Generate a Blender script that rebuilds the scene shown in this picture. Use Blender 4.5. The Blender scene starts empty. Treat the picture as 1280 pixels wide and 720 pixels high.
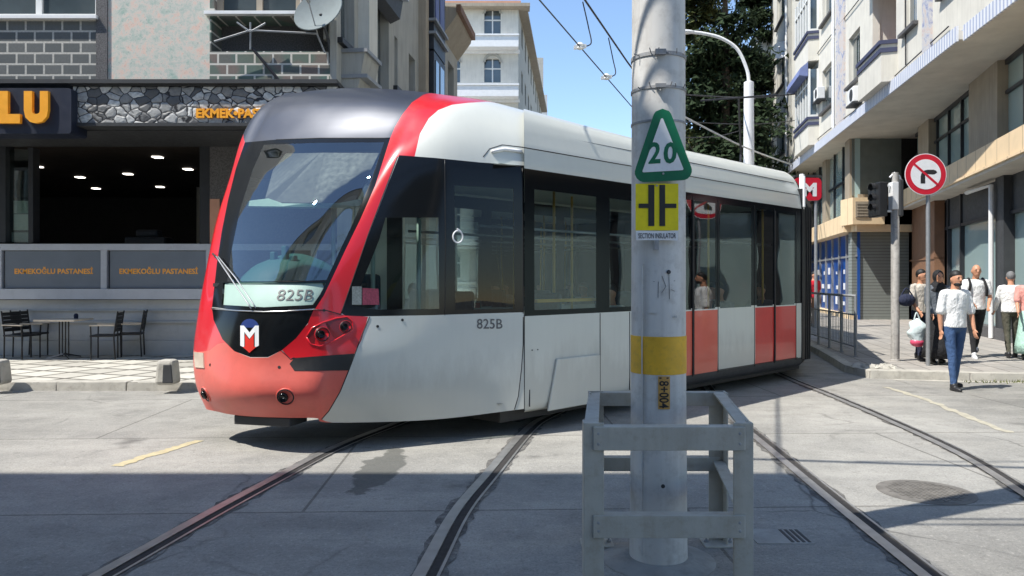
import bpy, bmesh, math, random
import numpy as np
from mathutils import Vector, Matrix, geometry
random.seed(7)
SC = bpy.context.scene
COL = SC.collection
PI = math.pi
F0, CX, HY, CH = 950.0, 640.0, 350.0, 1.65      # focal length in px, principal x, horizon y, camera height

def P(x, y, d):            # a point of the street seen at (x, y), d metres ahead
    return Vector(((x-CX)/F0*d, d, CH+(HY-y)/F0*d))
def G(x, y, z=0.0):        # a point of the ground
    d = F0*(CH-z)/(y-HY)
    return Vector(((x-CX)/F0*d, d, z))
def lin(r, g, b):
    f = lambda c: (c/255/12.92) if c/255 <= .04045 else ((c/255+.055)/1.055)**2.4
    return (f(r), f(g), f(b))

# ------------------------------------------------------------ camera, world, sun
cd = bpy.data.cameras.new('camera'); cam = bpy.data.objects.new('camera', cd); COL.objects.link(cam)
cam.location = (0, 0, CH); cam.rotation_euler = (PI/2, 0, 0)
cd.sensor_width = 36; cd.lens = 36*F0/1280; cd.shift_y = -10/1280; cd.clip_end = 2000; cd.clip_start = .05
SC.camera = cam
EL = math.radians(56); AZ = math.atan2(-.91, -.415)
SUN = Vector((math.sin(AZ)*math.cos(EL), math.cos(AZ)*math.cos(EL), math.sin(EL)))
w = bpy.data.worlds.new('World'); SC.world = w; w.use_nodes = True
nt = w.node_tree; bg = nt.nodes['Background']
sk = nt.nodes.new('ShaderNodeTexSky'); sk.sky_type = 'NISHITA'; sk.sun_disc = False
sk.sun_elevation = EL; sk.sun_rotation = AZ % (2*PI)
sk.air_density = 1.0; sk.dust_density = .0; sk.ozone_density = 2.8
nt.links.new(sk.outputs[0], bg.inputs[0]); bg.inputs[1].default_value = .15
ld = bpy.data.lights.new('sun', 'SUN'); ld.energy = 4.3; ld.angle = math.radians(.5); ld.color = (1, .96, .89)
lo = bpy.data.objects.new('sun', ld); COL.objects.link(lo); lo.location = (-30, -10, 50)
lo.rotation_euler = SUN.to_track_quat('Z', 'Y').to_euler()
vs = SC.view_settings; vs.view_transform = 'Standard'; vs.look = 'None'; vs.exposure = .68; vs.gamma = 1
vs.use_curve_mapping = False
SC.render.engine = 'CYCLES'; SC.cycles.max_bounces = 8; SC.cycles.transparent_max_bounces = 16

# ------------------------------------------------------------ materials
def newmat(name):
    m = bpy.data.materials.new(name); m.use_nodes = True
    return m, m.node_tree.nodes, m.node_tree.links, m.node_tree.nodes['Principled BSDF']
def mixc(N, L, fac, a, b, blend='MIX'):
    n = N.new('ShaderNodeMix'); n.data_type = 'RGBA'; n.blend_type = blend
    for s, v in ((n.inputs[0], fac), (n.inputs[6], a), (n.inputs[7], b)):
        if isinstance(v, bpy.types.NodeSocket): L.new(v, s)
        elif isinstance(v, (int, float)): s.default_value = v
        else: s.default_value = (*v[:3], 1)
    return n.outputs[2]
def noise(N, L, vec, scale, detail=4, rough=.55, dist=0):
    n = N.new('ShaderNodeTexNoise'); n.inputs['Scale'].default_value = scale
    n.inputs['Detail'].default_value = detail; n.inputs['Roughness'].default_value = rough
    n.inputs['Distortion'].default_value = dist
    if vec: L.new(vec, n.inputs['Vector'])
    return n
def ramp(N, L, fac, stops):
    r = N.new('ShaderNodeValToRGB'); e = r.color_ramp.elements
    while len(e) < len(stops): e.new(.5)
    for k, (p, c) in enumerate(stops):
        e[k].position = p
        e[k].color = (c, c, c, 1) if isinstance(c, (int, float)) else (*c[:3], 1)
    L.new(fac, r.inputs[0]); return r.outputs[0]
def coords(N): return N.new('ShaderNodeTexCoord').outputs['Object']
def mapping(N, L, v, sc=(1, 1, 1), rot=(0, 0, 0), loc=(0, 0, 0)):
    m = N.new('ShaderNodeMapping'); L.new(v, m.inputs[0])
    m.inputs['Scale'].default_value = sc; m.inputs['Rotation'].default_value = rot; m.inputs['Location'].default_value = loc
    return m.outputs[0]
def bump(N, L, h, strength, dist=.01, bs=None):
    b = N.new('ShaderNodeBump'); b.inputs['Strength'].default_value = strength; b.inputs['Distance'].default_value = dist
    L.new(h, b.inputs['Height']); L.new(b.outputs[0], bs.inputs['Normal']); return b

def pm(name, col, rough=.6, metal=0, var=.12, scale=3, bmp=.15, bscale=60, bdist=.004, coat=0, spec=.5, streak=0, dirt=0, dirtcol=(.06, .055, .05), grime=0, folds=0):
    m, N, L, b = newmat(name)
    v = coords(N)
    n = noise(N, L, v, scale, 5)
    lo_ = tuple(c*(1-var) for c in col); hi = tuple(min(1, c*(1+var)) for c in col)
    c = mixc(N, L, ramp(N, L, n.outputs[0], [(.3, 0), (.7, 1)]), lo_, hi)
    if streak:
        s = noise(N, L, mapping(N, L, v, (6, 6, .35)), 2.2, 5)
        c = mixc(N, L, ramp(N, L, s.outputs[0], [(.48, 0), (.75, streak)]), c, dirtcol)
    if dirt:
        s = noise(N, L, v, scale*2.7, 8, .7)
        c = mixc(N, L, ramp(N, L, s.outputs[0], [(.5, 0), (.72, dirt)]), c, dirtcol)
    if grime:      # road dirt splashed on the lower part
        sx = N.new('ShaderNodeSeparateXYZ'); L.new(v, sx.inputs[0]); gn = noise(N, L, mapping(N, L, v, (3, 3, .8)), 1.6, 6, .7)
        ma = N.new('ShaderNodeMath'); ma.operation = 'MULTIPLY_ADD'; L.new(gn.outputs[0], ma.inputs[0]); ma.inputs[1].default_value = -1.1; L.new(sx.outputs[2], ma.inputs[2])
        c = mixc(N, L, ramp(N, L, ma.outputs[0], [(0, grime), (.35, 0)]), c, lin(112, 106, 96))
    L.new(c, b.inputs['Base Color'])
    r = noise(N, L, v, scale*4, 3)
    rr = ramp(N, L, r.outputs[0], [(.3, max(0, rough-min(.07, rough**2*.25))), (.7, min(1, rough+min(.07, rough**2*.25)))])
    L.new(rr, b.inputs['Roughness'])
    b.inputs['Metallic'].default_value = metal; b.inputs['Coat Weight'].default_value = coat
    b.inputs['Coat Roughness'].default_value = .06
    b.inputs['Specular IOR Level'].default_value = spec
    if folds:
        bn = noise(N, L, mapping(N, L, v, (1.3, 1.3, .8), (0, .5, .4)), 9, 3, .5, 1.6); bump(N, L, bn.outputs[0], folds, .035, b)
    elif bmp:
        bn = noise(N, L, v, bscale, 4); bump(N, L, bn.outputs[0], bmp, bdist, b)
    return m

def glassmat(name, tint, refl=1.0, base=.04, rough=.0, wob=0.0):
    m, N, L, b = newmat(name); N.remove(b)
    out = N['Material Output']
    t = N.new('ShaderNodeBsdfTransparent'); t.inputs[0].default_value = (*tint, 1)
    g = N.new('ShaderNodeBsdfGlossy'); g.inputs['Roughness'].default_value = rough
    f = N.new('ShaderNodeFresnel'); f.inputs[0].default_value = 1.5
    ml = N.new('ShaderNodeMath'); ml.operation = 'MULTIPLY_ADD'; L.new(f.outputs[0], ml.inputs[0])
    ml.inputs[1].default_value = refl; ml.inputs[2].default_value = base; ml.use_clamp = True
    if wob:
        n = noise(N, L, coords(N), 1.3, 1); bp = N.new('ShaderNodeBump'); bp.inputs['Strength'].default_value = wob
        bp.inputs['Distance'].default_value = .05; L.new(n.outputs[0], bp.inputs['Height'])
        L.new(bp.outputs[0], g.inputs['Normal']); L.new(bp.outputs[0], f.inputs['Normal'])
    mx = N.new('ShaderNodeMixShader'); L.new(ml.outputs[0], mx.inputs[0]); L.new(t.outputs[0], mx.inputs[1]); L.new(g.outputs[0], mx.inputs[2])
    L.new(mx.outputs[0], out.inputs[0])
    return m
def emat(name, col, s):
    m, N, L, b = newmat(name); b.inputs['Base Color'].default_value = (*col, 1)
    b.inputs['Emission Color'].default_value = (*col, 1); b.inputs['Emission Strength'].default_value = s
    return m

# ------------------------------------------------------------ objects
ORG = {}
def tag(o, label=None, cat=None, group=None, kind=None):
    if label: o['label'] = label
    if cat: o['category'] = cat
    if group: o['group'] = group
    if kind: o['kind'] = kind
    return o
def thing(name, label, cat, loc=(0, 0, 0), group=None, local=False):
    o = bpy.data.objects.new(name, None); COL.objects.link(o); o.location = loc
    o.empty_display_size = .2
    ORG[o.name] = Vector((0, 0, 0)) if local else Vector(loc)
    return tag(o, label, cat, group)

class MB:
    def __init__(s): s.v = []; s.f = []
    def quad(s, *p):
        n = len(s.v); s.v += [Vector(q) for q in p]; s.f.append(tuple(range(n, n+len(p)))); return s
    def box(s, a, b):
        x0, y0, z0 = a; x1, y1, z1 = b
        return s.hexa([(x0, y0, z0), (x1, y0, z0), (x1, y1, z0), (x0, y1, z0)], [(x0, y0, z1), (x1, y0, z1), (x1, y1, z1), (x0, y1, z1)])
    def hexa(s, lo_, hi):
        n = len(s.v); s.v += [Vector(q) for q in lo_]+[Vector(q) for q in hi]
        s.f += [(n+3, n+2, n+1, n), (n+4, n+5, n+6, n+7)]+[(n+i, n+(i+1) % 4, n+4+(i+1) % 4, n+4+i) for i in range(4)]
        return s
    def obox(s, c, ax, ay, az):      # oriented box: centre and three half vectors
        c, ax, ay, az = map(Vector, (c, ax, ay, az))
        return s.hexa([c-ax-ay-az, c+ax-ay-az, c+ax+ay-az, c-ax+ay-az], [c-ax-ay+az, c+ax-ay+az, c+ax+ay+az, c-ax+ay+az])
    def beam(s, p, q, w, h, up=(0, 0, 1)):
        p, q = Vector(p), Vector(q); d = (q-p); n = d.normalized(); sd = n.cross(Vector(up))
        if sd.length < 1e-3: sd = n.cross(Vector((1, 0, 0)))
        sd.normalize(); u = sd.cross(n)
        return s.obox((p+q)/2, d/2, sd*w/2, u*h/2)
    def tube(s, pts, r, seg=8, cap=True, r2=None):
        pts = [Vector(p) for p in pts]; n0 = len(s.v); prev = None
        for i, p in enumerate(pts):
            t = (pts[min(i+1, len(pts)-1)]-pts[max(i-1, 0)]).normalized()
            if prev is None:
                a = t.orthogonal().normalized()
            else:
                a = (prev-t*prev.dot(t)).normalized()
            prev = a; b = t.cross(a)
            rr = (r if r2 is None else r+(r2-r)*i/(len(pts)-1)) if not isinstance(r, (list, tuple)) else r[i]
            for k in range(seg):
                an = 2*PI*k/seg; s.v.append(p+(a*math.cos(an)+b*math.sin(an))*rr)
        for i in range(len(pts)-1):
            for k in range(seg):
                k2 = (k+1) % seg; s.f.append((n0+i*seg+k, n0+i*seg+k2, n0+(i+1)*seg+k2, n0+(i+1)*seg+k))
        if cap:
            s.f.append(tuple(n0+k for k in reversed(range(seg)))); m = n0+(len(pts)-1)*seg
            s.f.append(tuple(m+k for k in range(seg)))
        return s
    def lathe(s, c, prof, axis=(0, 0, 1), seg=24):   # prof: (radius, height) pairs
        c = Vector(c); ax = Vector(axis).normalized(); a = ax.orthogonal().normalized(); b = ax.cross(a); n0 = len(s.v)
        for r, h in prof:
            for k in range(seg):
                an = 2*PI*k/seg; s.v.append(c+ax*h+(a*math.cos(an)+b*math.sin(an))*r)
        for i in range(len(prof)-1):
            for k in range(seg):
                k2 = (k+1) % seg; s.f.append((n0+i*seg+k, n0+i*seg+k2, n0+(i+1)*seg+k2, n0+(i+1)*seg+k))
        s.f.append(tuple(n0+k for k in reversed(range(seg)))); m = n0+(len(prof)-1)*seg
        s.f.append(tuple(m+k for k in range(seg)))
        return s
    def ell(s, c, r, rot=None, nu=14, nv=9):
        c = Vector(c); n0 = len(s.v); R = rot or Matrix.Identity(3)
        for j in range(nv+1):
            th = PI*j/nv
            for k in range(nu):
                an = 2*PI*k/nu
                s.v.append(c+R @ Vector((r[0]*math.sin(th)*math.cos(an), r[1]*math.sin(th)*math.sin(an), r[2]*math.cos(th))))
        for j in range(nv):
            for k in range(nu):
                k2 = (k+1) % nu; s.f.append((n0+j*nu+k, n0+(j+1)*nu+k, n0+(j+1)*nu+k2, n0+j*nu+k2))
        return s
    def prism(s, poly, a, b):        # poly: list of 3D points, extruded by vector b-a
        d = Vector(b)-Vector(a); n = len(s.v); m = len(poly)
        s.v += [Vector(p) for p in poly]+[Vector(p)+d for p in poly]
        s.f += [tuple(n+i for i in range(m)), tuple(n+m+i for i in reversed(range(m)))]
        s.f += [(n+(i+1) % m, n+i, n+m+i, n+m+(i+1) % m) for i in range(m)]
        return s

SPLIT = {'clamp', 'pier', 'frame_post', 'dark_pier', 'far_pier', 'panel_post', 'ceiling_lamp', 'hole_disc', 'bolt', 'side_window_far', 'round_balcony', 'notice', 'downpipe', 'door_seal', 'side_bolt',
         'clamp_ring', 'cab_instrument', 'side_block_window', 'terrace_ledge'}
def pieces(mb):
    par = list(range(len(mb.v)))
    def f(i):
        while par[i] != i: par[i] = par[par[i]]; i = par[i]
        return i
    for q in mb.f:
        for k in q[1:]: par[f(k)] = f(q[0])
    gr = {}
    for q in mb.f: gr.setdefault(f(q[0]), []).append(q)
    out = []
    for g in gr.values():
        us = sorted({i for q in g for i in q}); rm = {a: b for b, a in enumerate(us)}; m = MB(); m.v = [mb.v[i] for i in us]; m.f = [tuple(rm[i] for i in q) for q in g]; out.append(m)
    return out
def obj(name, mb, mat, parent=None, smooth=False, bevel=0, org=None, fix=True, custom=None):
    if name in SPLIT:
        ps = pieces(mb)
        if len(ps) > 1:
            for m in ps[1:]: obj(name, m, mat, parent, smooth, bevel, org, fix)
            mb = ps[0]
    me = bpy.data.meshes.new(name)
    o_ = Vector(org) if org is not None else (ORG.get(parent.name, Vector()) if parent else Vector())
    me.from_pydata([tuple(v-o_) for v in mb.v], [], mb.f); me.update()
    if fix or bevel:
        bm = bmesh.new(); bm.from_mesh(me)
        bmesh.ops.remove_doubles(bm, verts=bm.verts, dist=1e-5)
        bmesh.ops.recalc_face_normals(bm, faces=bm.faces)
        bm.to_mesh(me); bm.free()
    me.materials.append(mat)
    if smooth:
        for p in me.polygons: p.use_smooth = True
        if smooth is not True: me.set_sharp_from_angle(angle=math.radians(smooth))
    if custom: 
        for p in me.polygons: p.use_smooth = True
        me.normals_split_custom_set_from_vertices([tuple(n) for n in custom])
    o = bpy.data.objects.new(name, me); COL.objects.link(o)
    if parent:
        o.parent = parent
        ORG[o.name] = o_
    elif org is not None: o.location = org
    if bevel:
        bv = o.modifiers.new('bevel', 'BEVEL'); bv.width = bevel; bv.segments = 2; bv.limit_method = 'ANGLE'
    return o
def struct(name, mb, mat, label=None, **k):
    o = obj(name, mb, mat, **k); o['kind'] = 'structure'
    if label: o['label'] = label
    return o

_txt = {}
def text2d(s, bold=0.0, shear=0.0, space=1.0):
    key = (s, bold, shear, space)
    if key in _txt: return _txt[key]
    c = bpy.data.curves.new('t', 'FONT'); c.body = s; c.offset = bold; c.shear = shear; c.resolution_u = 3; c.space_character = space
    o = bpy.data.objects.new('t', c); COL.objects.link(o)
    dg = bpy.context.evaluated_depsgraph_get(); dg.update()
    me = o.evaluated_get(dg).to_mesh()
    v = np.array([tuple(q.co)[:2] for q in me.vertices]); f = [tuple(p.vertices) for p in me.polygons]
    o.evaluated_get(dg).to_mesh_clear()
    bpy.data.objects.remove(o); bpy.data.curves.remove(c)
    mn, mx = v.min(0), v.max(0); v = (v-mn)/(mx-mn)
    _txt[key] = (v, f); return _txt[key]
def text_mb(s, o, ex, ey, thick=0.0, n=None, bold=0.0, **k):   # lettering filling the parallelogram o, o+ex, o+ey
    v, f = text2d(s, bold, **k); o, ex, ey = Vector(o), Vector(ex), Vector(ey)
    n = (ex.cross(ey)).normalized() if n is None else Vector(n)
    mb = MB(); pts = [o+ex*a+ey*b for a, b in v]
    m = len(pts)
    if thick:
        mb.v = [p+n*thick for p in pts]+pts; mb.f = [tuple(q) for q in f]
        ed = {}
        for q in f:
            for i in range(len(q)):
                e = (q[i], q[(i+1) % len(q)])
                if (e[1], e[0]) in ed: del ed[(e[1], e[0])]
                else: ed[e] = 1
        mb.f += [(e[1], e[0], e[0]+m, e[1]+m) for e in ed]
    else:
        mb.v = pts; mb.f = [tuple(q) for q in f]
    return mb

class Frame:                # a facade: a runs along it, b outwards, z up
    def __init__(s, o, d, out):
        s.o = Vector((o[0], o[1], 0)); s.d = Vector((d[0], d[1], 0)).normalized(); s.n = Vector((out[0], out[1], 0)).normalized()
    def p(s, a, b, z): return s.o+s.d*a+s.n*b+Vector((0, 0, z))
    def box(s, mb, a0, a1, b0, b1, z0, z1):
        q = [(a0, b0), (a1, b0), (a1, b1), (a0, b1)]
        return mb.hexa([s.p(a, b, z0) for a, b in q], [s.p(a, b, z1) for a, b in q])
    def wall(s, mb, a0, a1, z0, z1, holes, b=0, depth=.25):
        A = sorted(set([a0, a1]+[h[i] for h in holes for i in (0, 1)])); Z = sorted(set([z0, z1]+[h[i] for h in holes for i in (2, 3)]))
        A = [a for a in A if a0 <= a <= a1]; Z = [z for z in Z if z0 <= z <= z1]
        for i in range(len(A)-1):
            for j in range(len(Z)-1):
                am, zm = (A[i]+A[i+1])/2, (Z[j]+Z[j+1])/2
                if any(h[0] < am < h[1] and h[2] < zm < h[3] for h in holes): continue
                mb.quad(s.p(A[i], b, Z[j]), s.p(A[i+1], b, Z[j]), s.p(A[i+1], b, Z[j+1]), s.p(A[i], b, Z[j+1]))
        for h in holes:
            q = [(h[0], h[2]), (h[1], h[2]), (h[1], h[3]), (h[0], h[3])]
            for k in range(4):
                (u, v), (x, y) = q[k], q[(k+1) % 4]
                mb.quad(s.p(u, b, v), s.p(x, b, y), s.p(x, b-depth, y), s.p(u, b-depth, v))
        return mb

def blobmesh(name, mb, mat, parent, voxel=.012, smooth=6, org=None, disp=0):
    """shapes fused into one continuous skin"""
    me = bpy.data.meshes.new(name)
    o_ = Vector(org) if org is not None else (ORG.get(parent.name, Vector()) if parent else Vector())
    me.from_pydata([tuple(v-o_) for v in mb.v], [], mb.f); me.update()
    bm = bmesh.new(); bm.from_mesh(me); bmesh.ops.remove_doubles(bm, verts=bm.verts, dist=1e-6); bmesh.ops.recalc_face_normals(bm, faces=bm.faces); bm.to_mesh(me); bm.free()
    o = bpy.data.objects.new(name, me); COL.objects.link(o)
    r = o.modifiers.new('r', 'REMESH'); r.mode = 'VOXEL'; r.voxel_size = voxel
    s = o.modifiers.new('s', 'SMOOTH'); s.iterations = smooth; s.factor = .5
    if disp:
        t = bpy.data.textures.new('folds', 'CLOUDS'); t.noise_scale = .09; t.noise_depth = 2
        d = o.modifiers.new('d', 'DISPLACE'); d.texture = t; d.strength = disp; d.mid_level = .5; d.texture_coords = 'LOCAL'
    dg = bpy.context.evaluated_depsgraph_get(); dg.update()
    m2 = bpy.data.meshes.new_from_object(o.evaluated_get(dg)); o.modifiers.clear(); o.data = m2; m2.name = name
    m2.materials.clear(); m2.materials.append(mat)
    for p in m2.polygons: p.use_smooth = True
    if parent: o.parent = parent
    return o
def smoothpts(pts, n=8):
    pts = [Vector(p) for p in pts]; out = []
    for i in range(len(pts)-1):
        p0, p1, p2, p3 = pts[max(i-1, 0)], pts[i], pts[i+1], pts[min(i+2, len(pts)-1)]
        for k in range(n):
            t = k/n
            out.append(.5*((2*p1)+(p2-p0)*t+(2*p0-5*p1+4*p2-p3)*t*t+(3*p1-p0-3*p2+p3)*t**3))
    out.append(pts[-1]); return out
M = {}
M['white_body'] = pm('tram_white', lin(204, 206, 198), .33, 0, .03, .8, .02, 3, .01, coat=.35, streak=.05, dirtcol=lin(140, 140, 132), grime=.22)
M['red'] = pm('tram_red', lin(205, 22, 34), .3, 0, .02, 2, 0, coat=.5)
M['salmon'] = pm('bumper_faded_red', lin(208, 96, 84), .42, 0, .08, 3, .06, 40, .003, coat=.15, dirt=.12)
M['door_red'] = pm('door_red', lin(200, 45, 42), .3, 0, .1, 1.5, .1, 3, .03, coat=.4)
M['door_orange'] = pm('door_faded_red', lin(212, 92, 72), .32, 0, .1, 1.5, .1, 3, .03, coat=.4)
M['hood'] = pm('hood_grey', lin(50, 56, 70), .36, .2, .03, .6, 0, coat=.25)
M['blackgloss'] = pm('black_gloss', (.006, .007, .008), .14, 0, .1, 1, 0, spec=.28)
M['black'] = pm('black_plastic', (.012, .012, .013), .5, 0, .2, 5, .1)
M['rubber'] = pm('rubber', (.02, .02, .02), .75, 0, .2, 5, .1)
M['dark'] = pm('dark_grey', (.035, .037, .04), .6, 0, .2, 3, .1)
M['chrome'] = pm('bright_metal', (.6, .6, .6), .25, 1, .1, 5, 0)
M['steel'] = pm('galvanised_steel', (.36, .37, .38), .5, .6, .15, 6, .15, dirt=.2)
M['windshield'] = glassmat('windshield_glass', (.84, .92, .89), 1.0, .16)
M['glass'] = glassmat('tinted_glass', (.80, .90, .86), 1.0, .10, wob=.06); M['glasscab'] = glassmat('cab_glass', (.74, .82, .79), .45, .015)
M['glassdoor'] = glassmat('door_glass', (.84, .93, .90), 1.1, .10, wob=.14)
M['glassdark'] = glassmat('dark_glass', (.40, .48, .46), .4, .015)
M['lining'] = pm('interior_lining', lin(205, 214, 208), .6, 0, .05, 3, 0)
M['teal'] = pm('teal_trim', lin(55, 105, 105), .6, 0, .1, 3, .05)
M['palegreen'] = pm('pale_green_panel', lin(160, 185, 175), .5, 0, .06, 3, 0)
M['seat'] = pm('seat_fabric', lin(40, 70, 85), .8, 0, .3, 20, .1)
M['yellowrail'] = pm('yellow_rail', lin(200, 160, 60), .4, 0, .1, 3, 0)
M['lamp'] = pm('lamp_lens', (.75, .75, .72), .1, 0, .05, 3, 0, coat=1)
M['amber'] = pm('amber_lens', lin(210, 190, 170), .2, 0, .05, 3, 0, coat=1)
M['ink'] = pm('black_lettering', (.02, .02, .022), .5, 0, .1, 3, 0)
M['inkgrey'] = pm('grey_lettering', (.12, .12, .12), .5, 0, .1, 3, 0)
M['white'] = pm('white_paint', (.78, .78, .77), .5, 0, .05, 4, .05, dirt=.08)
M['whitegloss'] = pm('white_gloss', (.8, .8, .8), .3, 0, .03, 4, 0)
M['blue'] = pm('blue_paint', lin(40, 60, 120), .4, 0, .05, 4, 0)
M['logored'] = pm('logo_red', lin(215, 50, 40), .4, 0, .05, 4, 0)
M['orange'] = pm('orange_letters', lin(246, 168, 44), .45, 0, .08, 5, 0)
M['orangedim'] = pm('orange_print', lin(250, 172, 70), .6, 0, .1, 5, 0)
M['navy'] = pm('navy_board', lin(30, 36, 52), .45, 0, .1, 2, .05)
M['signgreen'] = pm('sign_green', lin(8, 105, 72), .4, 0, .1, 12, .05, dirt=.15)
M['signyellow'] = pm('sign_yellow', lin(238, 218, 20), .45, 0, .06, 12, .05, dirt=.1)
M['bandyellow'] = pm('band_yellow', lin(222, 172, 45), .6, 0, .12, 9, .15, dirt=.25)
M['signred'] = pm('sign_red', lin(200, 28, 52), .4, 0, .05, 8, 0)
M['signwhite'] = pm('sign_white', lin(232, 232, 232), .4, 0, .05, 12, 0, dirt=.12, dirtcol=(.35, .35, .36))
M['polepaint'] = pm('pole_paint', lin(204, 202, 197), .6, 0, .06, 3, .25, 25, .004, streak=.35, dirt=.5, dirtcol=lin(140, 132, 122)); M['strap'] = pm('strap_metal', lin(150, 150, 150), .6, .4, .15, 20, .1, dirt=.4)
M['barrier'] = pm('barrier_paint', lin(176, 173, 162), .6, .0, .08, 6, .4, 30, .004, streak=.3, dirt=.35, dirtcol=lin(134, 116, 92))
M['concrete'] = pm('concrete', lin(150, 148, 142), .85, 0, .2, 4, .4, 40, .006, dirt=.4, dirtcol=lin(95, 90, 84))
M['kerb'] = pm('kerb_stone', lin(176, 172, 162), .85, 0, .18, 3, .5, 30, .008, dirt=.5, dirtcol=lin(104, 98, 90))
M['granite'] = pm('dark_granite', lin(86, 84, 84), .6, 0, .5, 40, .2)
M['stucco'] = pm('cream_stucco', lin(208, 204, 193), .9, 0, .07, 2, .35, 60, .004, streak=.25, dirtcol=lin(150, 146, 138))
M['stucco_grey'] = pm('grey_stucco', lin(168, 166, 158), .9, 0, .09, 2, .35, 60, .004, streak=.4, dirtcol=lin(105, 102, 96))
M['soffit'] = pm('soffit_plaster', lin(198, 193, 182), .9, 0, .1, 1.5, .2, streak=0, dirt=.2, dirtcol=lin(150, 145, 136))
M['trimblue'] = pm('dark_blue_trim', lin(62, 66, 92), .6, 0, .1, 4, .1)
M['awningblue'] = pm('blue_awning', lin(110, 122, 165), .8, 0, .1, 4, .2)
M['brown'] = pm('brown_panel', lin(126, 92, 68), .7, 0, .12, 3, .1, streak=.2)
M['tan'] = pm('tan_pillar', lin(160, 148, 130), .7, 0, .1, 2, .1, streak=.25)
M['salmonwall'] = pm('salmon_wall', lin(190, 142, 118), .85, 0, .1, 3, .2)
M['frame_dark'] = pm('dark_frame', lin(52, 54, 58), .45, .3, .1, 6, 0)
M['frame_white'] = pm('white_frame', lin(222, 222, 218), .5, 0, .05, 6, 0)
M['winglass'] = pm('window_glass', lin(70, 80, 84), .06, 0, .25, .8, 0, spec=.9, coat=.6)
M['winblue'] = pm('window_blinds', lin(160, 182, 180), .15, 0, .08, .5, 0, spec=.7, coat=.8)
M['curtain'] = pm('net_curtain', lin(150, 148, 138), .9, 0, .2, 8, .2)
M['metalgrey'] = pm('grey_metal', lin(150, 152, 154), .5, .4, .1, 4, .1, dirt=.2)
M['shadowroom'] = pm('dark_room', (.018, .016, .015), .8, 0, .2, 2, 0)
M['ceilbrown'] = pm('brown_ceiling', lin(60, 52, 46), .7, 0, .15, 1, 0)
M['greywall'] = pm('grey_render', lin(176, 178, 178), .85, 0, .06, 1.3, .3, 20, .006, dirt=.25, dirtcol=lin(118, 120, 120))
M['panelgrey'] = pm('frosted_panel', lin(112, 120, 130), .35, 0, .06, 2, 0)
M['ledge'] = pm('ledge_metal', lin(186, 190, 198), .45, .2, .06, 2, 0, dirt=.12)
M['wood'] = pm('varnished_wood', lin(214, 200, 180), .4, 0, .15, 6, .05)
M['shopblue'] = pm('blue_shopfront', lin(26, 72, 142), .35, 0, .1, 1, 0)
M['shutter'] = pm('grey_shutter', lin(122, 128, 124), .6, .2, .1, 3, .1)
M['wire'] = pm('overhead_wire', (.03, .03, .035), .5, .5, .1, 5, 0)
M['porcelain'] = pm('insulator', (.7, .7, .68), .3, 0, .1, 5, 0)
M['led'] = emat('ceiling_lamp', (1, .93, .82), 2.6)
M['bark'] = pm('bark', (.07, .05, .035), .9, 0, .3, 10, .5)
M['yellowline'] = pm('worn_yellow_paint', lin(184, 172, 136), .85, 0, .15, 9, .3, dirt=.9, dirtcol=lin(160, 156, 146))
M['dishgrey'] = pm('dish_grey', lin(122, 130, 130), .8, 0, .08, 3, 0, spec=.2, dirt=.2, dirtcol=lin(90, 94, 94)); M['cast'] = pm('cast_iron', lin(112, 108, 102), .8, .1, .3, 8, .3)
M['railsteel'] = pm('rail_steel', (.50, .49, .47), .4, .75, .2, 6, .1)
M['railrust'] = pm('rail_groove', (.035, .032, .030), .95, 0, .3, 20, .3)
M['skin'] = pm('skin', lin(196, 142, 112), .5, 0, .06, 20, .05)
M['hair'] = pm('hair_black', (.012, .010, .009), .6, 0, .3, 60, .4)
M['hairgrey'] = pm('hair_grey', (.16, .16, .16), .7, 0, .3, 60, .4)
def cloth(n, c): 
    M[n] = pm(n, c, .9, 0, .10, 6, .3, 300, .001, folds=.75); return M[n]
cloth('tee_white', lin(228, 228, 226)); cloth('jeans', lin(58, 84, 122)); cloth('black_cloth', (.014, .014, .016)); cloth('grey_cloth', lin(92, 98, 106))
cloth('olive_cloth', lin(78, 76, 64)); cloth('beige_cloth', lin(196, 188, 176)); cloth('red_cloth', lin(205, 30, 50)); cloth('mint_cloth', lin(170, 205, 190)); cloth('navy_cloth', lin(38, 44, 66)); cloth('pink_cloth', lin(214, 150, 140))
M['shoe'] = pm('shoe', (.02, .02, .022), .5, 0, .1, 10, 0); M['shoewhite'] = pm('shoe_white', (.6, .6, .6), .6, 0, .1, 10, 0)
M['bag'] = pm('plastic_bag', lin(212, 226, 226), .35, 0, .08, 10, .5, 12, .03)
M['bagpink'] = pm('plastic_bag_pink', lin(210, 80, 110), .35, 0, .08, 10, .3)

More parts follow.
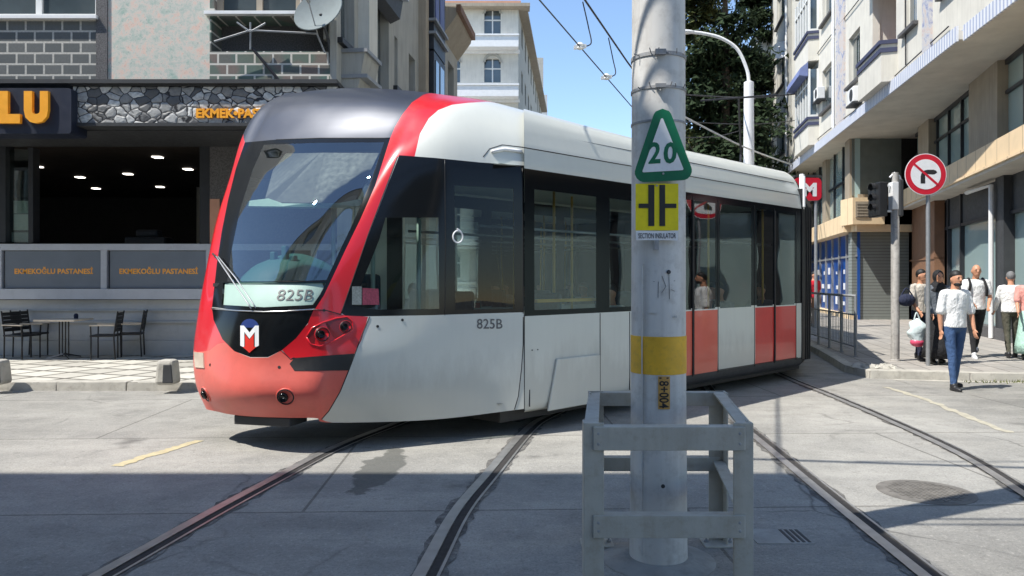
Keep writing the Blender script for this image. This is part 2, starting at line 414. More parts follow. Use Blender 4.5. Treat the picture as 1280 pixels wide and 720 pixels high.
def facade_vec(N, L, ax, ay):        # coordinates in the wall's own plane, metres
    v = coords(N); s = N.new('ShaderNodeSeparateXYZ'); L.new(v, s.inputs[0])
    c = N.new('ShaderNodeCombineXYZ'); L.new(s.outputs[ax], c.inputs[0]); L.new(s.outputs[ay], c.inputs[1]); return c.outputs[0]
def brickmat(name, c1, c2, mort, bw, bh, ms=.02, third=None):
    m, N, L, b = newmat(name); v = facade_vec(N, L, 0, 2)
    t = N.new('ShaderNodeTexBrick'); L.new(v, t.inputs['Vector'])
    t.inputs['Scale'].default_value = 1; t.inputs['Brick Width'].default_value = bw; t.inputs['Row Height'].default_value = bh
    t.inputs['Mortar Size'].default_value = ms; t.inputs['Mortar Smooth'].default_value = .2; t.inputs['Bias'].default_value = 0
    t.inputs['Color1'].default_value = (*c1, 1); t.inputs['Color2'].default_value = (*c2, 1); t.inputs['Mortar'].default_value = (*mort, 1)
    n = noise(N, L, coords(N), 25, 6, .7); c = mixc(N, L, ramp(N, L, n.outputs[0], [(.35, .0), (.75, .5)]), t.outputs[0], tuple(x*.45 for x in c1))
    if third:
        n2 = noise(N, L, coords(N), 1.6, 1); c = mixc(N, L, ramp(N, L, n2.outputs[0], [(.46, 0), (.54, .55)]), c, third)
        inv = ramp(N, L, t.outputs['Fac'], [(.4, 0), (.6, 1)]); c = mixc(N, L, inv, c, mort)
    L.new(c, b.inputs['Base Color']); b.inputs['Roughness'].default_value = .85
    h = ramp(N, L, t.outputs['Fac'], [(.0, 1), (1, 0)]); bump(N, L, h, .6, .012, b)
    return m
M['brick'] = brickmat('grey_brick', lin(108, 110, 108), lin(90, 94, 94), lin(194, 191, 182), .335, .20, .02)
M['brickmix'] = brickmat('coloured_brick', lin(128, 112, 104), lin(96, 104, 100), lin(196, 192, 182), .335, .20, .02, third=lin(70, 110, 98))
def terrazzo():
    m, N, L, b = newmat('mottled_render'); v = coords(N)
    n = noise(N, L, v, 4.5, 8, .8, .3)
    c = ramp(N, L, n.outputs[0], [(.30, lin(132, 172, 156)), (.43, lin(184, 192, 180)), (.52, lin(208, 202, 190)), (.60, lin(222, 192, 174)), (.72, lin(208, 164, 146))])
    s = noise(N, L, v, 30, 3, .7); c = mixc(N, L, ramp(N, L, s.outputs[0], [(.6, 0), (.68, .6)]), c, lin(110, 104, 98))
    L.new(c, b.inputs['Base Color']); b.inputs['Roughness'].default_value = .9; bump(N, L, s.outputs[0], .3, .006, b); return m
M['terrazzo'] = terrazzo()
def stones():
    m, N, L, b = newmat('sign_stone_cladding'); v = mapping(N, L, facade_vec(N, L, 0, 2), (1, 1.3, 1))
    dn = noise(N, L, v, 4, 2); vv = mixc(N, L, .12, v, dn.outputs['Color'])
    t = N.new('ShaderNodeTexVoronoi'); t.feature = 'DISTANCE_TO_EDGE'; t.inputs['Scale'].default_value = 6.2; L.new(vv, t.inputs['Vector'])
    t2 = N.new('ShaderNodeTexVoronoi'); t2.inputs['Scale'].default_value = 6.2; L.new(vv, t2.inputs['Vector'])
    g = ramp(N, L, t2.outputs['Color'], [(.2, lin(92, 92, 92)), (.8, lin(214, 214, 210))])
    n = noise(N, L, v, 14, 4); g = mixc(N, L, ramp(N, L, n.outputs[0], [(.4, 0), (.7, .5)]), g, lin(80, 80, 82))
    c = mixc(N, L, ramp(N, L, t.outputs[0], [(.03, 0), (.07, 1)]), lin(30, 30, 34), g)
    L.new(c, b.inputs['Base Color']); b.inputs['Roughness'].default_value = .5
    bump(N, L, ramp(N, L, t.outputs[0], [(0, 0), (.2, 1)]), .6, .02, b); return m
M['stones'] = stones()
def mosaic():
    m, N, L, b = newmat('blue_mosaic'); v = coords(N)
    n = noise(N, L, v, 2.4, 5, .8, .8)
    c = ramp(N, L, n.outputs[0], [(.36, lin(120, 130, 170)), (.5, lin(196, 194, 192)), (.62, lin(200, 180, 168)), (.7, lin(150, 150, 175))])
    L.new(c, b.inputs['Base Color']); b.inputs['Roughness'].default_value = .6; return m
M['mosaic'] = mosaic()
def striped(name, a, bb, per, axis='X', w=.5, bmp_=.2):
    m, N, L, b = newmat(name); s = N.new('ShaderNodeSeparateXYZ'); L.new(coords(N), s.inputs[0])
    i = {'X': 0, 'Y': 1, 'Z': 2}[axis]
    f = N.new('ShaderNodeMath'); f.operation = 'MULTIPLY'; L.new(s.outputs[i], f.inputs[0]); f.inputs[1].default_value = 1/per
    g = N.new('ShaderNodeMath'); g.operation = 'FRACT'; L.new(f.outputs[0], g.inputs[0])
    r = ramp(N, L, g.outputs[0], [(w-.02, 0), (w+.02, 1)])
    n = noise(N, L, coords(N), 3, 5)
    ca = mixc(N, L, n.outputs[0], tuple(x*.85 for x in a), tuple(min(1, x*1.15) for x in a))
    L.new(mixc(N, L, r, ca, bb), b.inputs['Base Color']); b.inputs['Roughness'].default_value = .7
    if bmp_: bump(N, L, r, bmp_, .01, b)
    return m
M['bandstone'] = striped('cream_fascia', lin(228, 202, 164), lin(150, 128, 100), .8, 'Y', .97)
M['slabedge'] = striped('patterned_slab_edge', lin(212, 214, 218), lin(160, 168, 192), .16, 'Y', .6, 0)

def groundmat():
    m, N, L, b = newmat('worn_road_surface'); v = coords(N)
    n1 = noise(N, L, v, .35, 6, .6); n2 = noise(N, L, v, 2.2, 7, .65); n3 = noise(N, L, v, 60, 4, .7)
    c = mixc(N, L, ramp(N, L, n1.outputs[0], [(.32, 0), (.68, 1)]), lin(136, 134, 128), lin(176, 173, 165))
    c = mixc(N, L, ramp(N, L, n2.outputs[0], [(.42, .0), (.74, .5)]), c, lin(112, 111, 107))
    st = noise(N, L, mapping(N, L, v, (.5, 2.2, 1), (0, 0, .2)), 1.1, 6, .7)
    c = mixc(N, L, ramp(N, L, st.outputs[0], [(.5, 0), (.72, .45)]), c, lin(186, 182, 172))
    # poured slabs and their joints
    t = N.new('ShaderNodeTexBrick'); L.new(mapping(N, L, v, (1, 1, 1), (0, 0, math.radians(-2)), (1.3, 2.35, 0)), t.inputs['Vector'])
    t.inputs['Scale'].default_value = 1; t.inputs['Brick Width'].default_value = 5.5; t.inputs['Row Height'].default_value = 2.6; t.inputs['Mortar Size'].default_value = .012
    t.inputs['Color1'].default_value = (1, 1, 1, 1); t.inputs['Color2'].default_value = (.86, .86, .87, 1); t.inputs['Mortar'].default_value = (.35, .34, .33, 1)
    c = mixc(N, L, .8, c, t.outputs[0], 'MULTIPLY')
    # cracks
    dn = noise(N, L, v, 1.5, 4); vv = mixc(N, L, .25, v, dn.outputs['Color'])
    vo = N.new('ShaderNodeTexVoronoi'); vo.feature = 'DISTANCE_TO_EDGE'; vo.inputs['Scale'].default_value = .42; L.new(vv, vo.inputs['Vector'])
    cr = ramp(N, L, vo.outputs[0], [(0, .75), (.006, 0)]); gate = ramp(N, L, noise(N, L, v, .6, 2).outputs[0], [(.52, 0), (.62, .8)])
    c = mixc(N, L, mixc(N, L, 1.0, cr, gate, 'MULTIPLY'), c, lin(52, 50, 48))
    c = mixc(N, L, ramp(N, L, n3.outputs[0], [(.48, 0), (.7, .5)]), c, lin(90, 88, 86)); n4 = noise(N, L, v, 26, 6, .8); c = mixc(N, L, ramp(N, L, n4.outputs[0], [(.55, 0), (.68, .5)]), c, lin(196, 192, 182)); c = mixc(N, L, ramp(N, L, n4.outputs[0], [(.32, .5), (.44, 0)]), c, lin(84, 82, 80))
    # drips and dark wet stain near the tram
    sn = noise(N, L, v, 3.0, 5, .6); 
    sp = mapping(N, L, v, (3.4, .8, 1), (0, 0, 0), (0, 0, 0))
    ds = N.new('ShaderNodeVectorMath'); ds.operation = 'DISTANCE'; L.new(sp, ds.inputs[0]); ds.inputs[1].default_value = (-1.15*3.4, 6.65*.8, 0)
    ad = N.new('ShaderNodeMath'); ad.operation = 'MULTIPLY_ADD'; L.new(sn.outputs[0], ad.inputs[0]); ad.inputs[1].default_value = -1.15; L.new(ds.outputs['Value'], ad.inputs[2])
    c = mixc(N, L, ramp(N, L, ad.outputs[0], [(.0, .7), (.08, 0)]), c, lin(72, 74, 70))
    pn = noise(N, L, v, 5.0, 8, .8); c = mixc(N, L, ramp(N, L, pn.outputs[0], [(.56, 0), (.66, .5)]), c, lin(104, 101, 96)); on = noise(N, L, v, 1.1, 4, .5); c = mixc(N, L, ramp(N, L, on.outputs[0], [(.66, 0), (.74, .55)]), c, lin(78, 76, 73))
    L.new(c, b.inputs['Base Color'])
    L.new(ramp(N, L, n2.outputs[0], [(.3, .72), (.7, .9)]), b.inputs['Roughness'])
    b.inputs['Specular IOR Level'].default_value = .35
    ma = N.new('ShaderNodeMath'); ma.operation = 'ADD'; L.new(n3.outputs[0], ma.inputs[0]); L.new(n2.outputs[0], ma.inputs[1])
    bump(N, L, ma.outputs[0], .6, .014, b)
    return m
M['ground'] = groundmat()
def tarmat():
    m, N, L, b = newmat('dark_track_filling'); v = coords(N)
    n = noise(N, L, v, 9, 7, .75)
    c = ramp(N, L, n.outputs[0], [(.35, lin(66, 64, 62)), (.5, lin(98, 96, 92)), (.64, lin(140, 137, 130))])
    L.new(c, b.inputs['Base Color']); b.inputs['Roughness'].default_value = .85; bump(N, L, n.outputs[0], .8, .02, b); return m
M['tar'] = tarmat()
def pavemat(name, c1, c2, mort, bw, bh, ms=.012, rot=0):
    m, N, L, b = newmat(name); v = mapping(N, L, coords(N), (1, 1, 1), (0, 0, rot))
    t = N.new('ShaderNodeTexBrick'); L.new(v, t.inputs['Vector']); t.offset = 0
    t.inputs['Scale'].default_value = 1; t.inputs['Brick Width'].default_value = bw; t.inputs['Row Height'].default_value = bh; t.inputs['Mortar Size'].default_value = ms
    t.inputs['Color1'].default_value = (*c1, 1); t.inputs['Color2'].default_value = (*c2, 1); t.inputs['Mortar'].default_value = (*mort, 1)
    n = noise(N, L, coords(N), 3, 7, .7); c = mixc(N, L, ramp(N, L, n.outputs[0], [(.4, 0), (.75, .5)]), t.outputs[0], tuple(x*.55 for x in c1))
    L.new(c, b.inputs['Base Color']); b.inputs['Roughness'].default_value = .8
    bump(N, L, ramp(N, L, t.outputs['Fac'], [(0, 1), (1, 0)]), .5, .008, b); return m
M['pave_l'] = pavemat('pale_paving', lin(206, 202, 190), lin(170, 166, 156), lin(96, 92, 84), .62, .62, .045, .35)
M['pave_r'] = pavemat('grey_paving', lin(168, 162, 154), lin(148, 144, 138), lin(100, 96, 90), .4, .4, .012, .2)
def leafmat(name, a, b_):
    m, N, L, b = newmat(name); n = noise(N, L, coords(N), 1.1, 3)
    g = N.new('ShaderNodeNewGeometry'); 
    c = mixc(N, L, ramp(N, L, n.outputs[0], [(.35, 0), (.65, 1)]), a, b_)
    c2 = mixc(N, L, g.outputs['Random Per Island'], tuple(x*.6 for x in a), tuple(min(1, x*1.3) for x in b_))
    L.new(mixc(N, L, .5, c, c2), b.inputs['Base Color']); b.inputs['Roughness'].default_value = .85; b.inputs['Specular IOR Level'].default_value = .15
    return m
M['leaf'] = leafmat('dark_needles', (.016, .028, .013), (.032, .050, .022))
M['leaf2'] = leafmat('olive_leaves', (.06, .08, .025), (.13, .14, .055))
M['weed'] = leafmat('weeds', (.07, .09, .03), (.16, .17, .07))
# ============================================================ surfaces and their panels
class Surf:
    """smooth surface through a net of points [row][col]; u along columns, v along rows"""
    def __init__(s, net):
        s.N = np.array(net, float); s.nv, s.nu = s.N.shape[:2]
        us = np.linspace(0, s.nu-1, 150); vv = np.linspace(0, s.nv-1, 150)
        s.su, s.sv = np.meshgrid(us, vv); s.su = s.su.ravel(); s.sv = s.sv.ravel()
        s.sp = s.ev(s.su, s.sv)
        nn = s.nrm(s.su, s.sv); cp = np.array((0, 0, CH)); vis = ((s.sp-cp)*nn).sum(1) < 0
        s.px = CX+F0*s.sp[:, 0]/s.sp[:, 1]; s.py = HY-F0*(s.sp[:, 2]-CH)/s.sp[:, 1]
        s.px = np.where(vis, s.px, 1e6)
    @staticmethod
    def cw(t):
        return np.stack([-.5*t+t*t-.5*t**3, 1-2.5*t*t+1.5*t**3, .5*t+2*t*t-1.5*t**3, -.5*t*t+.5*t**3], -1)
    def ev(s, u, v):
        u = np.clip(np.asarray(u, float), 0, s.nu-1); v = np.clip(np.asarray(v, float), 0, s.nv-1)
        iu = np.minimum(u.astype(int), s.nu-2); iv = np.minimum(v.astype(int), s.nv-2)
        wu = s.cw(u-iu); wv = s.cw(v-iv); out = 0
        def g(j, i):          # linear extension past the border
            return s.N[np.clip(j, 0, s.nv-1), np.clip(i, 0, s.nu-1)]
        for a in range(4):
            row = 0
            jj = iv+a-1
            for b in range(4):
                ii = iu+b-1; p = g(jj, ii)
                lo_ = (ii < 0)[:, None]; hi = (ii > s.nu-1)[:, None]
                p = np.where(lo_, 2*g(jj, ii*0)-g(jj, ii*0+1), p); p = np.where(hi, 2*g(jj, ii*0+s.nu-1)-g(jj, ii*0+s.nu-2), p)
                row = row+wu[:, b:b+1]*p
            out = out+wv[:, a:a+1]*row
        return out
    def nrm(s, u, v):
        e = .02
        du = s.ev(np.asarray(u)+e, v)-s.ev(np.asarray(u)-e, v); dv = s.ev(u, np.asarray(v)+e)-s.ev(u, np.asarray(v)-e)
        n = np.cross(du, dv); return n/(np.linalg.norm(n, axis=1)[:, None]+1e-12)
    def inv(s, x, y):
        k = np.argmin((s.px-x)**2+(s.py-y)**2); u, v = s.su[k], s.sv[k]
        for _ in range(6):
            p = s.ev([u], [v])[0]; q = s.ev([u+.01], [v])[0]; r = s.ev([u], [v+.01])[0]
            f = lambda p: np.array((CX+F0*p[0]/p[1], HY-F0*(p[2]-CH)/p[1]))
            e = np.array((x, y))-f(p); J = np.stack([(f(q)-f(p))/.01, (f(r)-f(p))/.01], 1)
            try: st = np.linalg.solve(J+np.eye(2)*1e-6, e)
            except Exception: break
            st = np.clip(st, -.15, .15); u = min(max(u+st[0], 0), s.nu-1); v = min(max(v+st[1], 0), s.nv-1)
        return u, v
    def line(s, pts, step=5):      # picture-space polyline ('uv' triples stay as they are) -> uv, densely
        out = []
        for i, p in enumerate(pts):
            if i and len(p) == 2 and len(pts[i-1]) == 2:
                a = pts[i-1]; n = max(1, int(math.hypot(p[0]-a[0], p[1]-a[1])/step))
                for k in range(1, n): out.append(s.inv(a[0]+(p[0]-a[0])*k/n, a[1]+(p[1]-a[1])*k/n))
            out.append(tuple(p[1:]) if len(p) == 3 else s.inv(*p))
        return out
    @staticmethod
    def dense(poly, st=.14):
        out = []
        for i, a in enumerate(poly):
            b = poly[(i+1) % len(poly)]; n = max(1, int(math.hypot(b[0]-a[0], b[1]-a[1])/st)); out += [(a[0]+(b[0]-a[0])*k/n, a[1]+(b[1]-a[1])*k/n) for k in range(n)]
        return out
    def at(s, uv, off=0):
        a = np.array(uv); p = s.ev(a[:, 0], a[:, 1])
        if off: p = p+s.nrm(a[:, 0], a[:, 1])*off
        return [Vector(q) for q in p]
    def pt(s, x, y, off=0):
        uv = s.inv(x, y); a = np.array([uv]); return Vector(s.ev(a[:, 0], a[:, 1])[0]+s.nrm(a[:, 0], a[:, 1])[0]*off), Vector(s.nrm(a[:, 0], a[:, 1])[0])

def inside(px, py, poly):
    poly = np.array(poly); x, y = poly[:, 0], poly[:, 1]; x2, y2 = np.roll(x, 1), np.roll(y, 1)
    r = np.zeros(len(px), bool)
    for a, b, c, d in zip(x, y, x2, y2):
        if b == d: continue
        k = ((b > py) != (d > py)) & (px < (c-a)*(py-b)/(d-b)+a); r ^= k
    return r

def panels(S, regs, gu=.16, gv=.16, base='base'):
    """cut the surface into named regions (later ones win); returns name -> (MB, normals)"""
    V = []; E = []; F = []
    def add(poly, closed=True):
        n = len(V); V.extend([Vector(p) for p in poly]); m = len(poly)
        E.extend([(n+i, n+(i+1) % m) for i in range(m if closed else m-1)])
    U, W = s_max = (S.nu-1, S.nv-1)
    k1, k2 = int(U/gu), int(W/gv)
    bd = [(U*i/k1, 0) for i in range(k1)]+[(U, W*i/k2) for i in range(k2)]+[(U-U*i/k1, W) for i in range(k1)]+[(0, W-W*i/k2) for i in range(k2)]
    add(bd)
    for name, poly, off, ow in regs: add(S.dense(poly, .14 if gu < .3 else .4))
    for i in range(1, k1):
        for j in range(1, k2): V.append(Vector((U*i/k1, W*j/k2)))
    vv, ee, ff, *_ = geometry.delaunay_2d_cdt(V, E, [], 0, 1e-5)
    vv = np.array([tuple(v) for v in vv]); ff = [tuple(f) for f in ff]
    cen = np.array([vv[list(f)].mean(0) for f in ff]); lab = np.zeros(len(ff), int)
    for k, (name, poly, off, ow) in enumerate(regs):
        lab[inside(cen[:, 0], cen[:, 1], poly)] = k+1
    P3 = S.ev(vv[:, 0], vv[:, 1]); N3 = S.nrm(vv[:, 0], vv[:, 1])
    names = [base]+[r[0] for r in regs]; offs = {base: 0}
    for r in regs: offs[r[0]] = r[2]
    out = {}
    for nm in dict.fromkeys(names):
        ids = [f for f, l in zip(ff, lab) if names[l] == nm]
        if not ids: continue
        used = sorted({i for f in ids for i in f}); rem = {g: k for k, g in enumerate(used)}
        mb = MB(); mb.v = [Vector(P3[g]+N3[g]*offs[nm]) for g in used]
        for f in ids:
            q = vv[list(f)]; ar = (q[1][0]-q[0][0])*(q[2][1]-q[0][1])-(q[2][0]-q[0][0])*(q[1][1]-q[0][1])
            f = tuple(rem[g] for g in (f if ar > 0 else f[::-1])); 
            if abs(ar) > 1e-10: mb.f.append(f)
        out[nm] = (mb, [N3[g] for g in used])
    return out
def panel_obj(name, reg, mat, parent): return obj(name, reg[0], mat, parent, fix=False, custom=reg[1])
def seam(mb, S, pts, r=.006, off=.0, step=6): mb.tube(S.at(S.line(pts, step), off), r, 5); return mb
def disc_on(mb, p, n, r, h, seg=24): mb.lathe(p, [(r, -.01), (r, h)], n, seg)

# ============================================================ the tram
M['inkpale'] = pm('sticker_grey', lin(120, 128, 126), .6, 0, .3, 60, 0); M['stickred'] = pm('sticker_pink', lin(128, 52, 72), .6, 0, .4, 60, 0)
TD = Vector((.714, .70, 0)).normalized(); TN = Vector((TD.y, -TD.x, 0))      # along its side (away), and outwards to the street
Q0 = Vector((.13, 8.05, 0)); W = 2.5
tram = thing('tram', 'red and white low floor tram with a dark grey rounded nose crossing the street', 'tram', (-.75, 8.95, 0))

def pd(x, d, z): return (( x-CX)/F0*d, d, z)
rows = []
def row(z, lst, c0=None, c1=None, c2=None, zl=None):
    """lst: nine (x, d[, z]) from the left front corner round the nose to the right rear"""
    pts = [pd(a[0], a[1], a[2] if len(a) > 2 else z) for a in lst]
    zl = zl if zl else z; x3, y3 = pts[0][0], pts[0][1]; z3 = pts[0][2]
    c0 = c0 or (Q0.x-TN.x*W, Q0.y-TN.y*W, zl)
    c2 = c2 or (x3+.13, y3+.40, (z3+zl)/2)
    c1 = c1 or ((c0[0]*.45+c2[0]*.55)-.02, (c0[1]*.45+c2[1]*.55)+.0, zl)
    rows.append([c0, c1, c2]+pts)
row(.33, [(258, 7.85), (272, 7.62), (292, 7.44), (322, 7.33), (362, 7.28), (395, 7.26), (415, 7.33, .275), (540, 7.7, .235), (655, 8.02, .29)])
row(.58, [(246, 7.92), (256, 7.54), (280, 7.26), (316, 7.10), (357, 7.08), (395, 7.11), (425, 7.25, .56), (545, 7.66, .55), (655, 8.04, .56)])
row(.92, [(243, 7.95), (253, 7.61), (279, 7.34), (316, 7.18), (357, 7.15), (398, 7.15), (435, 7.26), (548, 7.66), (655, 8.05)])
row(1.34, [(249, 7.98), (265, 7.65, 1.37), (292, 7.36, 1.37), (330, 7.2, 1.362), (368, 7.15, 1.365), (397, 7.2, 1.375), (428, 7.3, 1.32), (551, 7.67, 1.31), (655, 8.05, 1.295)])
row(1.8, [(259, 8.12), (275, 7.85), (305, 7.58), (345, 7.4), (384, 7.33), (418, 7.36), (448, 7.42), (553, 7.69), (655, 8.06)])
row(2.3, [(271, 8.35), (287, 8.1), (323, 7.84), (363, 7.66), (403, 7.58), (441, 7.56), (471, 7.56), (555, 7.72), (655, 8.07)])
row(2.82, [(288, 8.65), (304, 8.42), (345, 8.15), (387, 7.98), (428, 7.87), (468, 7.8), (496, 7.72, 2.87), (557, 7.78, 2.88), (655, 8.1, 2.87)])
row(3.2, [(303, 8.95, 3.33), (318, 8.75, 3.27), (362, 8.45, 3.21), (403, 8.27), (447, 8.15), (487, 8.05), (514, 7.93, 3.2), (565, 7.94, 3.25), (655, 8.24, 3.22)], c0=(-1.58, 9.78, 3.15))
row(3.5, [(322, 9.12, 3.66), (340, 8.98, 3.69), (385, 8.75, 3.69), (425, 8.6, 3.68), (468, 8.45, 3.65), (508, 8.32, 3.59), (538, 8.2, 3.53), (588, 8.27, 3.56), (655, 8.52, 3.49)], c0=(-1.4, 9.6, 3.45), zl=3.5)
row(3.8, [(352, 9.3, 3.89), (368, 9.2, 3.91), (405, 9.1, 3.93), (445, 9.0, 3.92), (485, 8.9, 3.88), (524, 8.78, 3.82), (558, 8.7, 3.76), (608, 8.7, 3.70), (655, 8.85, 3.62)], c0=(-1.15, 9.4, 3.6), zl=3.75)
row(3.9, [(395, 9.5, 3.97), (405, 9.46, 3.98), (430, 9.4, 3.98), (465, 9.3, 3.97), (500, 9.22, 3.93), (536, 9.15, 3.88), (565, 9.1, 3.84), (610, 9.1, 3.78), (655, 9.2, 3.70)], c0=(-.95, 9.15, 3.66), c2=(-1.75, 9.6, 3.9), c1=(-1.4, 9.5, 3.8))
SA = Surf(rows)

A = lambda pts, **k: SA.line(pts, **k)
ws_l = [(265, 384), (271, 330), (277, 290), (285, 250), (295, 210), (306, 178)]
ws_r = [(394, 386), (405, 369), (415, 348), (432, 312), (450, 275), (469, 232), (488, 172)]
# regions of the front car's skin: name, outline, offset, -
side_bot = [(425, 393), (462, 396), (560, 394), ('uv', 11, 3.0)]
regs = []
def R(name, pts, off=0.0, step=5): regs.append((name, SA.line(pts, step), off, 0))
# hidden far side: black glazing band
R('side_glass_far', [('uv', .25, 3.0), ('uv', 2.2, 3.0), ('uv', 2.35, 6.1), ('uv', .25, 6.1)])
# left edge stripe
R('red_flank', [('uv', 2.35, .0), ('uv', 5.53, .0), ('uv', 5.53, 2.6), ('uv', 4.0, 3.0)]+ws_l+[(303, 166), (301, 160), ('uv', 2.75, 7.6), ('uv', 2.4, 7.5), ('uv', 2.4, 5.0)])
R('red_stripe', [(388, 384), (394, 385), (405, 369), (415, 348), (432, 312), (450, 275), (469, 232), (488, 172), (494, 158), (503, 143), (515, 128), (529, 118.5), (545, 113.8), ('uv', 8.7, 9.4), ('uv', 9.0, 10.0), ('uv', 10.3, 10.0), ('uv', 10.55, 9.6), (610, 127), (585, 128.5), (565, 131), (548, 137.5), (536, 148), (525, 167), (518, 197), (497, 196), (461, 290), (426, 393), (460, 396), (452, 425), (436, 455), (330, 455), (352, 437), (385, 405)])
R('hood', [(306, 178), (301, 160), ('uv', 2.75, 7.6), ('uv', 2.0, 10.0), ('uv', 9.0, 10.0), ('uv', 8.7, 9.4), (545, 113.8), (529, 118.5), (515, 128), (503, 143), (494, 158), (488, 172), (440, 172.5), (400, 172.5), (345, 174.5)])
R('windshield_frame', ws_l+[(345, 174.5), (400, 172.5), (440, 172.5)]+ws_r[::-1]+[(360, 389), (330, 389.5), (298, 388)])
R('lower_mask', [(265, 384.5), (267, 400), (278, 424), (293, 439), (313, 446.5), (335, 446.5), (352, 438), (370, 423), (385, 404), (392, 387), (360, 389.5), (330, 390), (298, 388.5)])
bump_top = [('uv', 2.3, 2.02), ('uv', 3.0, 2.04), (247, 440), (262, 438), (272, 430), (281, 428), (293, 439), (313, 447), (335, 447), (350, 439), (363, 449), (440, 447)]
R('bumper', bump_top+[(436, 463), (425, 490), (411, 514), (402, 524), ('uv', 9.0, 0), ('uv', 2.3, 0)])
R('grille_band', [(362, 455), (368, 447.5), (400, 445), (443, 442), (436, 463), (400, 463.5), (368, 463.5)], .004)
R('side_band', [(426, 391), (462, 290), (499, 194), (545, 197.5), (600, 203), ('uv', 11, 6.0), ('uv', 11, 3.03), (600, 392), (540, 394), (455, 395.5), (432, 394.5)])
R('windshield_pane', [(284, 352), (288, 320), (300, 262), (316, 212), (330, 181), (400, 178.5), (480, 178), (463, 228), (443, 275), (425, 313), (408, 350)], 0)
R('number_panel', [(279, 353), (408, 353), (400, 368), (391, 381), (330, 384), (277, 381)], -.02)
R('cab_window', [(441, 382), (474, 300), (482, 272), (548, 272), (549, 386), (470, 387)], 0)
R('door_window', [(568, 232), (642, 236), (643, 386), (569, 387)], 0)
pa = panels(SA, regs)
lb = panel_obj('front_car_body', pa['base'], M['white_body'], tram)
mats = dict(side_glass_far='glassdark', red_flank='red', red_stripe='red', hood='hood', windshield_frame='blackgloss', lower_mask='blackgloss', bumper='salmon', grille_band='black',
            side_band='blackgloss', windshield_pane='windshield', number_panel='palegreen', cab_window='glasscab', door_window='glassdark')
TP = {}
for k, m_ in mats.items():
    if k in pa: TP[k] = panel_obj(k, pa[k], M[m_], tram)
TP['red_flank']['label'] = 'narrow red flank left of the windshield'
# seams
mb = MB()
for s_ in ([(345, 174.5), (400, 172.5), (440, 172.5), (487, 172.5)], [(267, 386), (298, 388.5), (330, 390), (360, 389), (392, 387)],
           [(426, 393), (461, 291), (497, 196)], [(352, 438), (363, 449), (368, 447)], [(462, 396), (452, 420), (436, 463), (425, 490), (411, 514), (402, 524)],
           [(392, 387), (408, 388), (426, 393)], [(556, 200), (557, 300), (556, 394)], [(653, 210), (654, 300), (654, 392)],
           [(654, 396), (654, 430), (652, 460), (648, 495), (643, 512)], [(604, 196), (612, 186), (628, 181), (654, 184)]): seam(mb, SA, s_, .0055, -.001)
obj('panel_gap', mb, M['black'], tram, smooth=True)
mb = MB(); seam(mb, SA, [(265, 386), (298, 388.5), (330, 390), (360, 389), (394, 386.5)], .007, .008); obj('windshield_trim', mb, M['chrome'], tram, smooth=True)
mb = MB(); seam(mb, SA, [(614, 190), (630, 187), (652, 190)], .02, .012); obj('roof_handle', mb, M['whitegloss'], tram, smooth=True)
ec = [tuple(q) for q in SA.ev(np.full(16, 11.0), np.linspace(7, 10, 16))]+[tuple(q) for q in SA.ev(np.linspace(11, 0, 24)[1:], np.full(23, 10.0))]+[tuple(q) for q in SA.ev(np.zeros(16), np.linspace(10, 7, 16))[1:]]
mb = MB(); n_ = len(ec); mb.v = [Vector(q) for q in ec]+[(Q0-TN*(W/2)+Vector((0, 0, 3.0)))]; mb.f = [(i, (i+1) % n_, n_) for i in range(n_)]; obj('roof_end', mb, M['white_body'], tram)
# writing on the skin
def on_skin(s, x0, y0, x1, y1, mat, name, off=.004, bold=.01, S=None, parent=None, skew=0, **k):
    S = S or SA; v, f = text2d(s, bold, **k); mb = MB()
    uv = [S.inv(x0+(x1-x0)*a+skew*(b), y1+(y0-y1)*b) for a, b in v]; mb.v = S.at(uv, off); mb.f = list(f)
    return obj(name, mb, mat, parent or tram)
on_skin('825B', 345, 361, 391, 375, M['inkgrey'], 'number_lettering', -.014, shear=.2, bold=0.0)
on_skin('825B', 596, 398.5, 628, 411, M['inkgrey'], 'side_number_lettering')
# the emblem: round-topped arrow shield with a white M
def flat_on(poly, mat, name, parent, off):
    mb = MB(); mb.v = SA.at([SA.inv(*p) for p in poly], off); mb.f = [tuple(range(len(poly)))][:]; return obj(name, mb, mat, parent)
arc = [(312.5+11.5*math.cos(t), 409.5-11*math.sin(t)) for t in [PI*k/10 for k in range(11)]]
em = flat_on(arc, M['blue'], 'emblem', tram, .004)
flat_on([(301, 407), (305.5, 407), (312.5, 415.5), (319.5, 407), (324, 407), (324, 432), (319, 434.5), (319, 415), (312.5, 423.5), (306, 415), (306, 434.5), (301, 432)], M['whitegloss'], 'emblem_letter', em, .007)
flat_on([(307, 417.5), (312.5, 424.5), (318, 417.5), (318, 433.5), (321, 433.5), (312.5, 441), (304, 433.5), (307, 433.5)], M['logored'], 'emblem_arrow', em, .0095)
# door emblem
ds, dn = SA.pt(572, 296, .004)
mb = MB(); n0 = 0
pts = [SA.pt(572+6*math.cos(a), 296+7.5*math.sin(a), .006)[0] for a in [2*PI*k/16 for k in range(17)]]
mb.tube(pts, .009, 6); mb.tube([SA.pt(571, 286, .006)[0], SA.pt(576, 290, .006)[0]], .009, 6); obj('door_emblem', mb, M['signwhite'], tram)
# sticker inside the cab window corner
flat_on([(440, 358), (452, 358), (452, 381), (440, 381)], M['inkpale'], 'window_sticker', tram, .003)
flat_on([(453, 360), (473, 361), (474, 381), (453, 381)], M['stickred'], 'window_sticker', tram, .003)
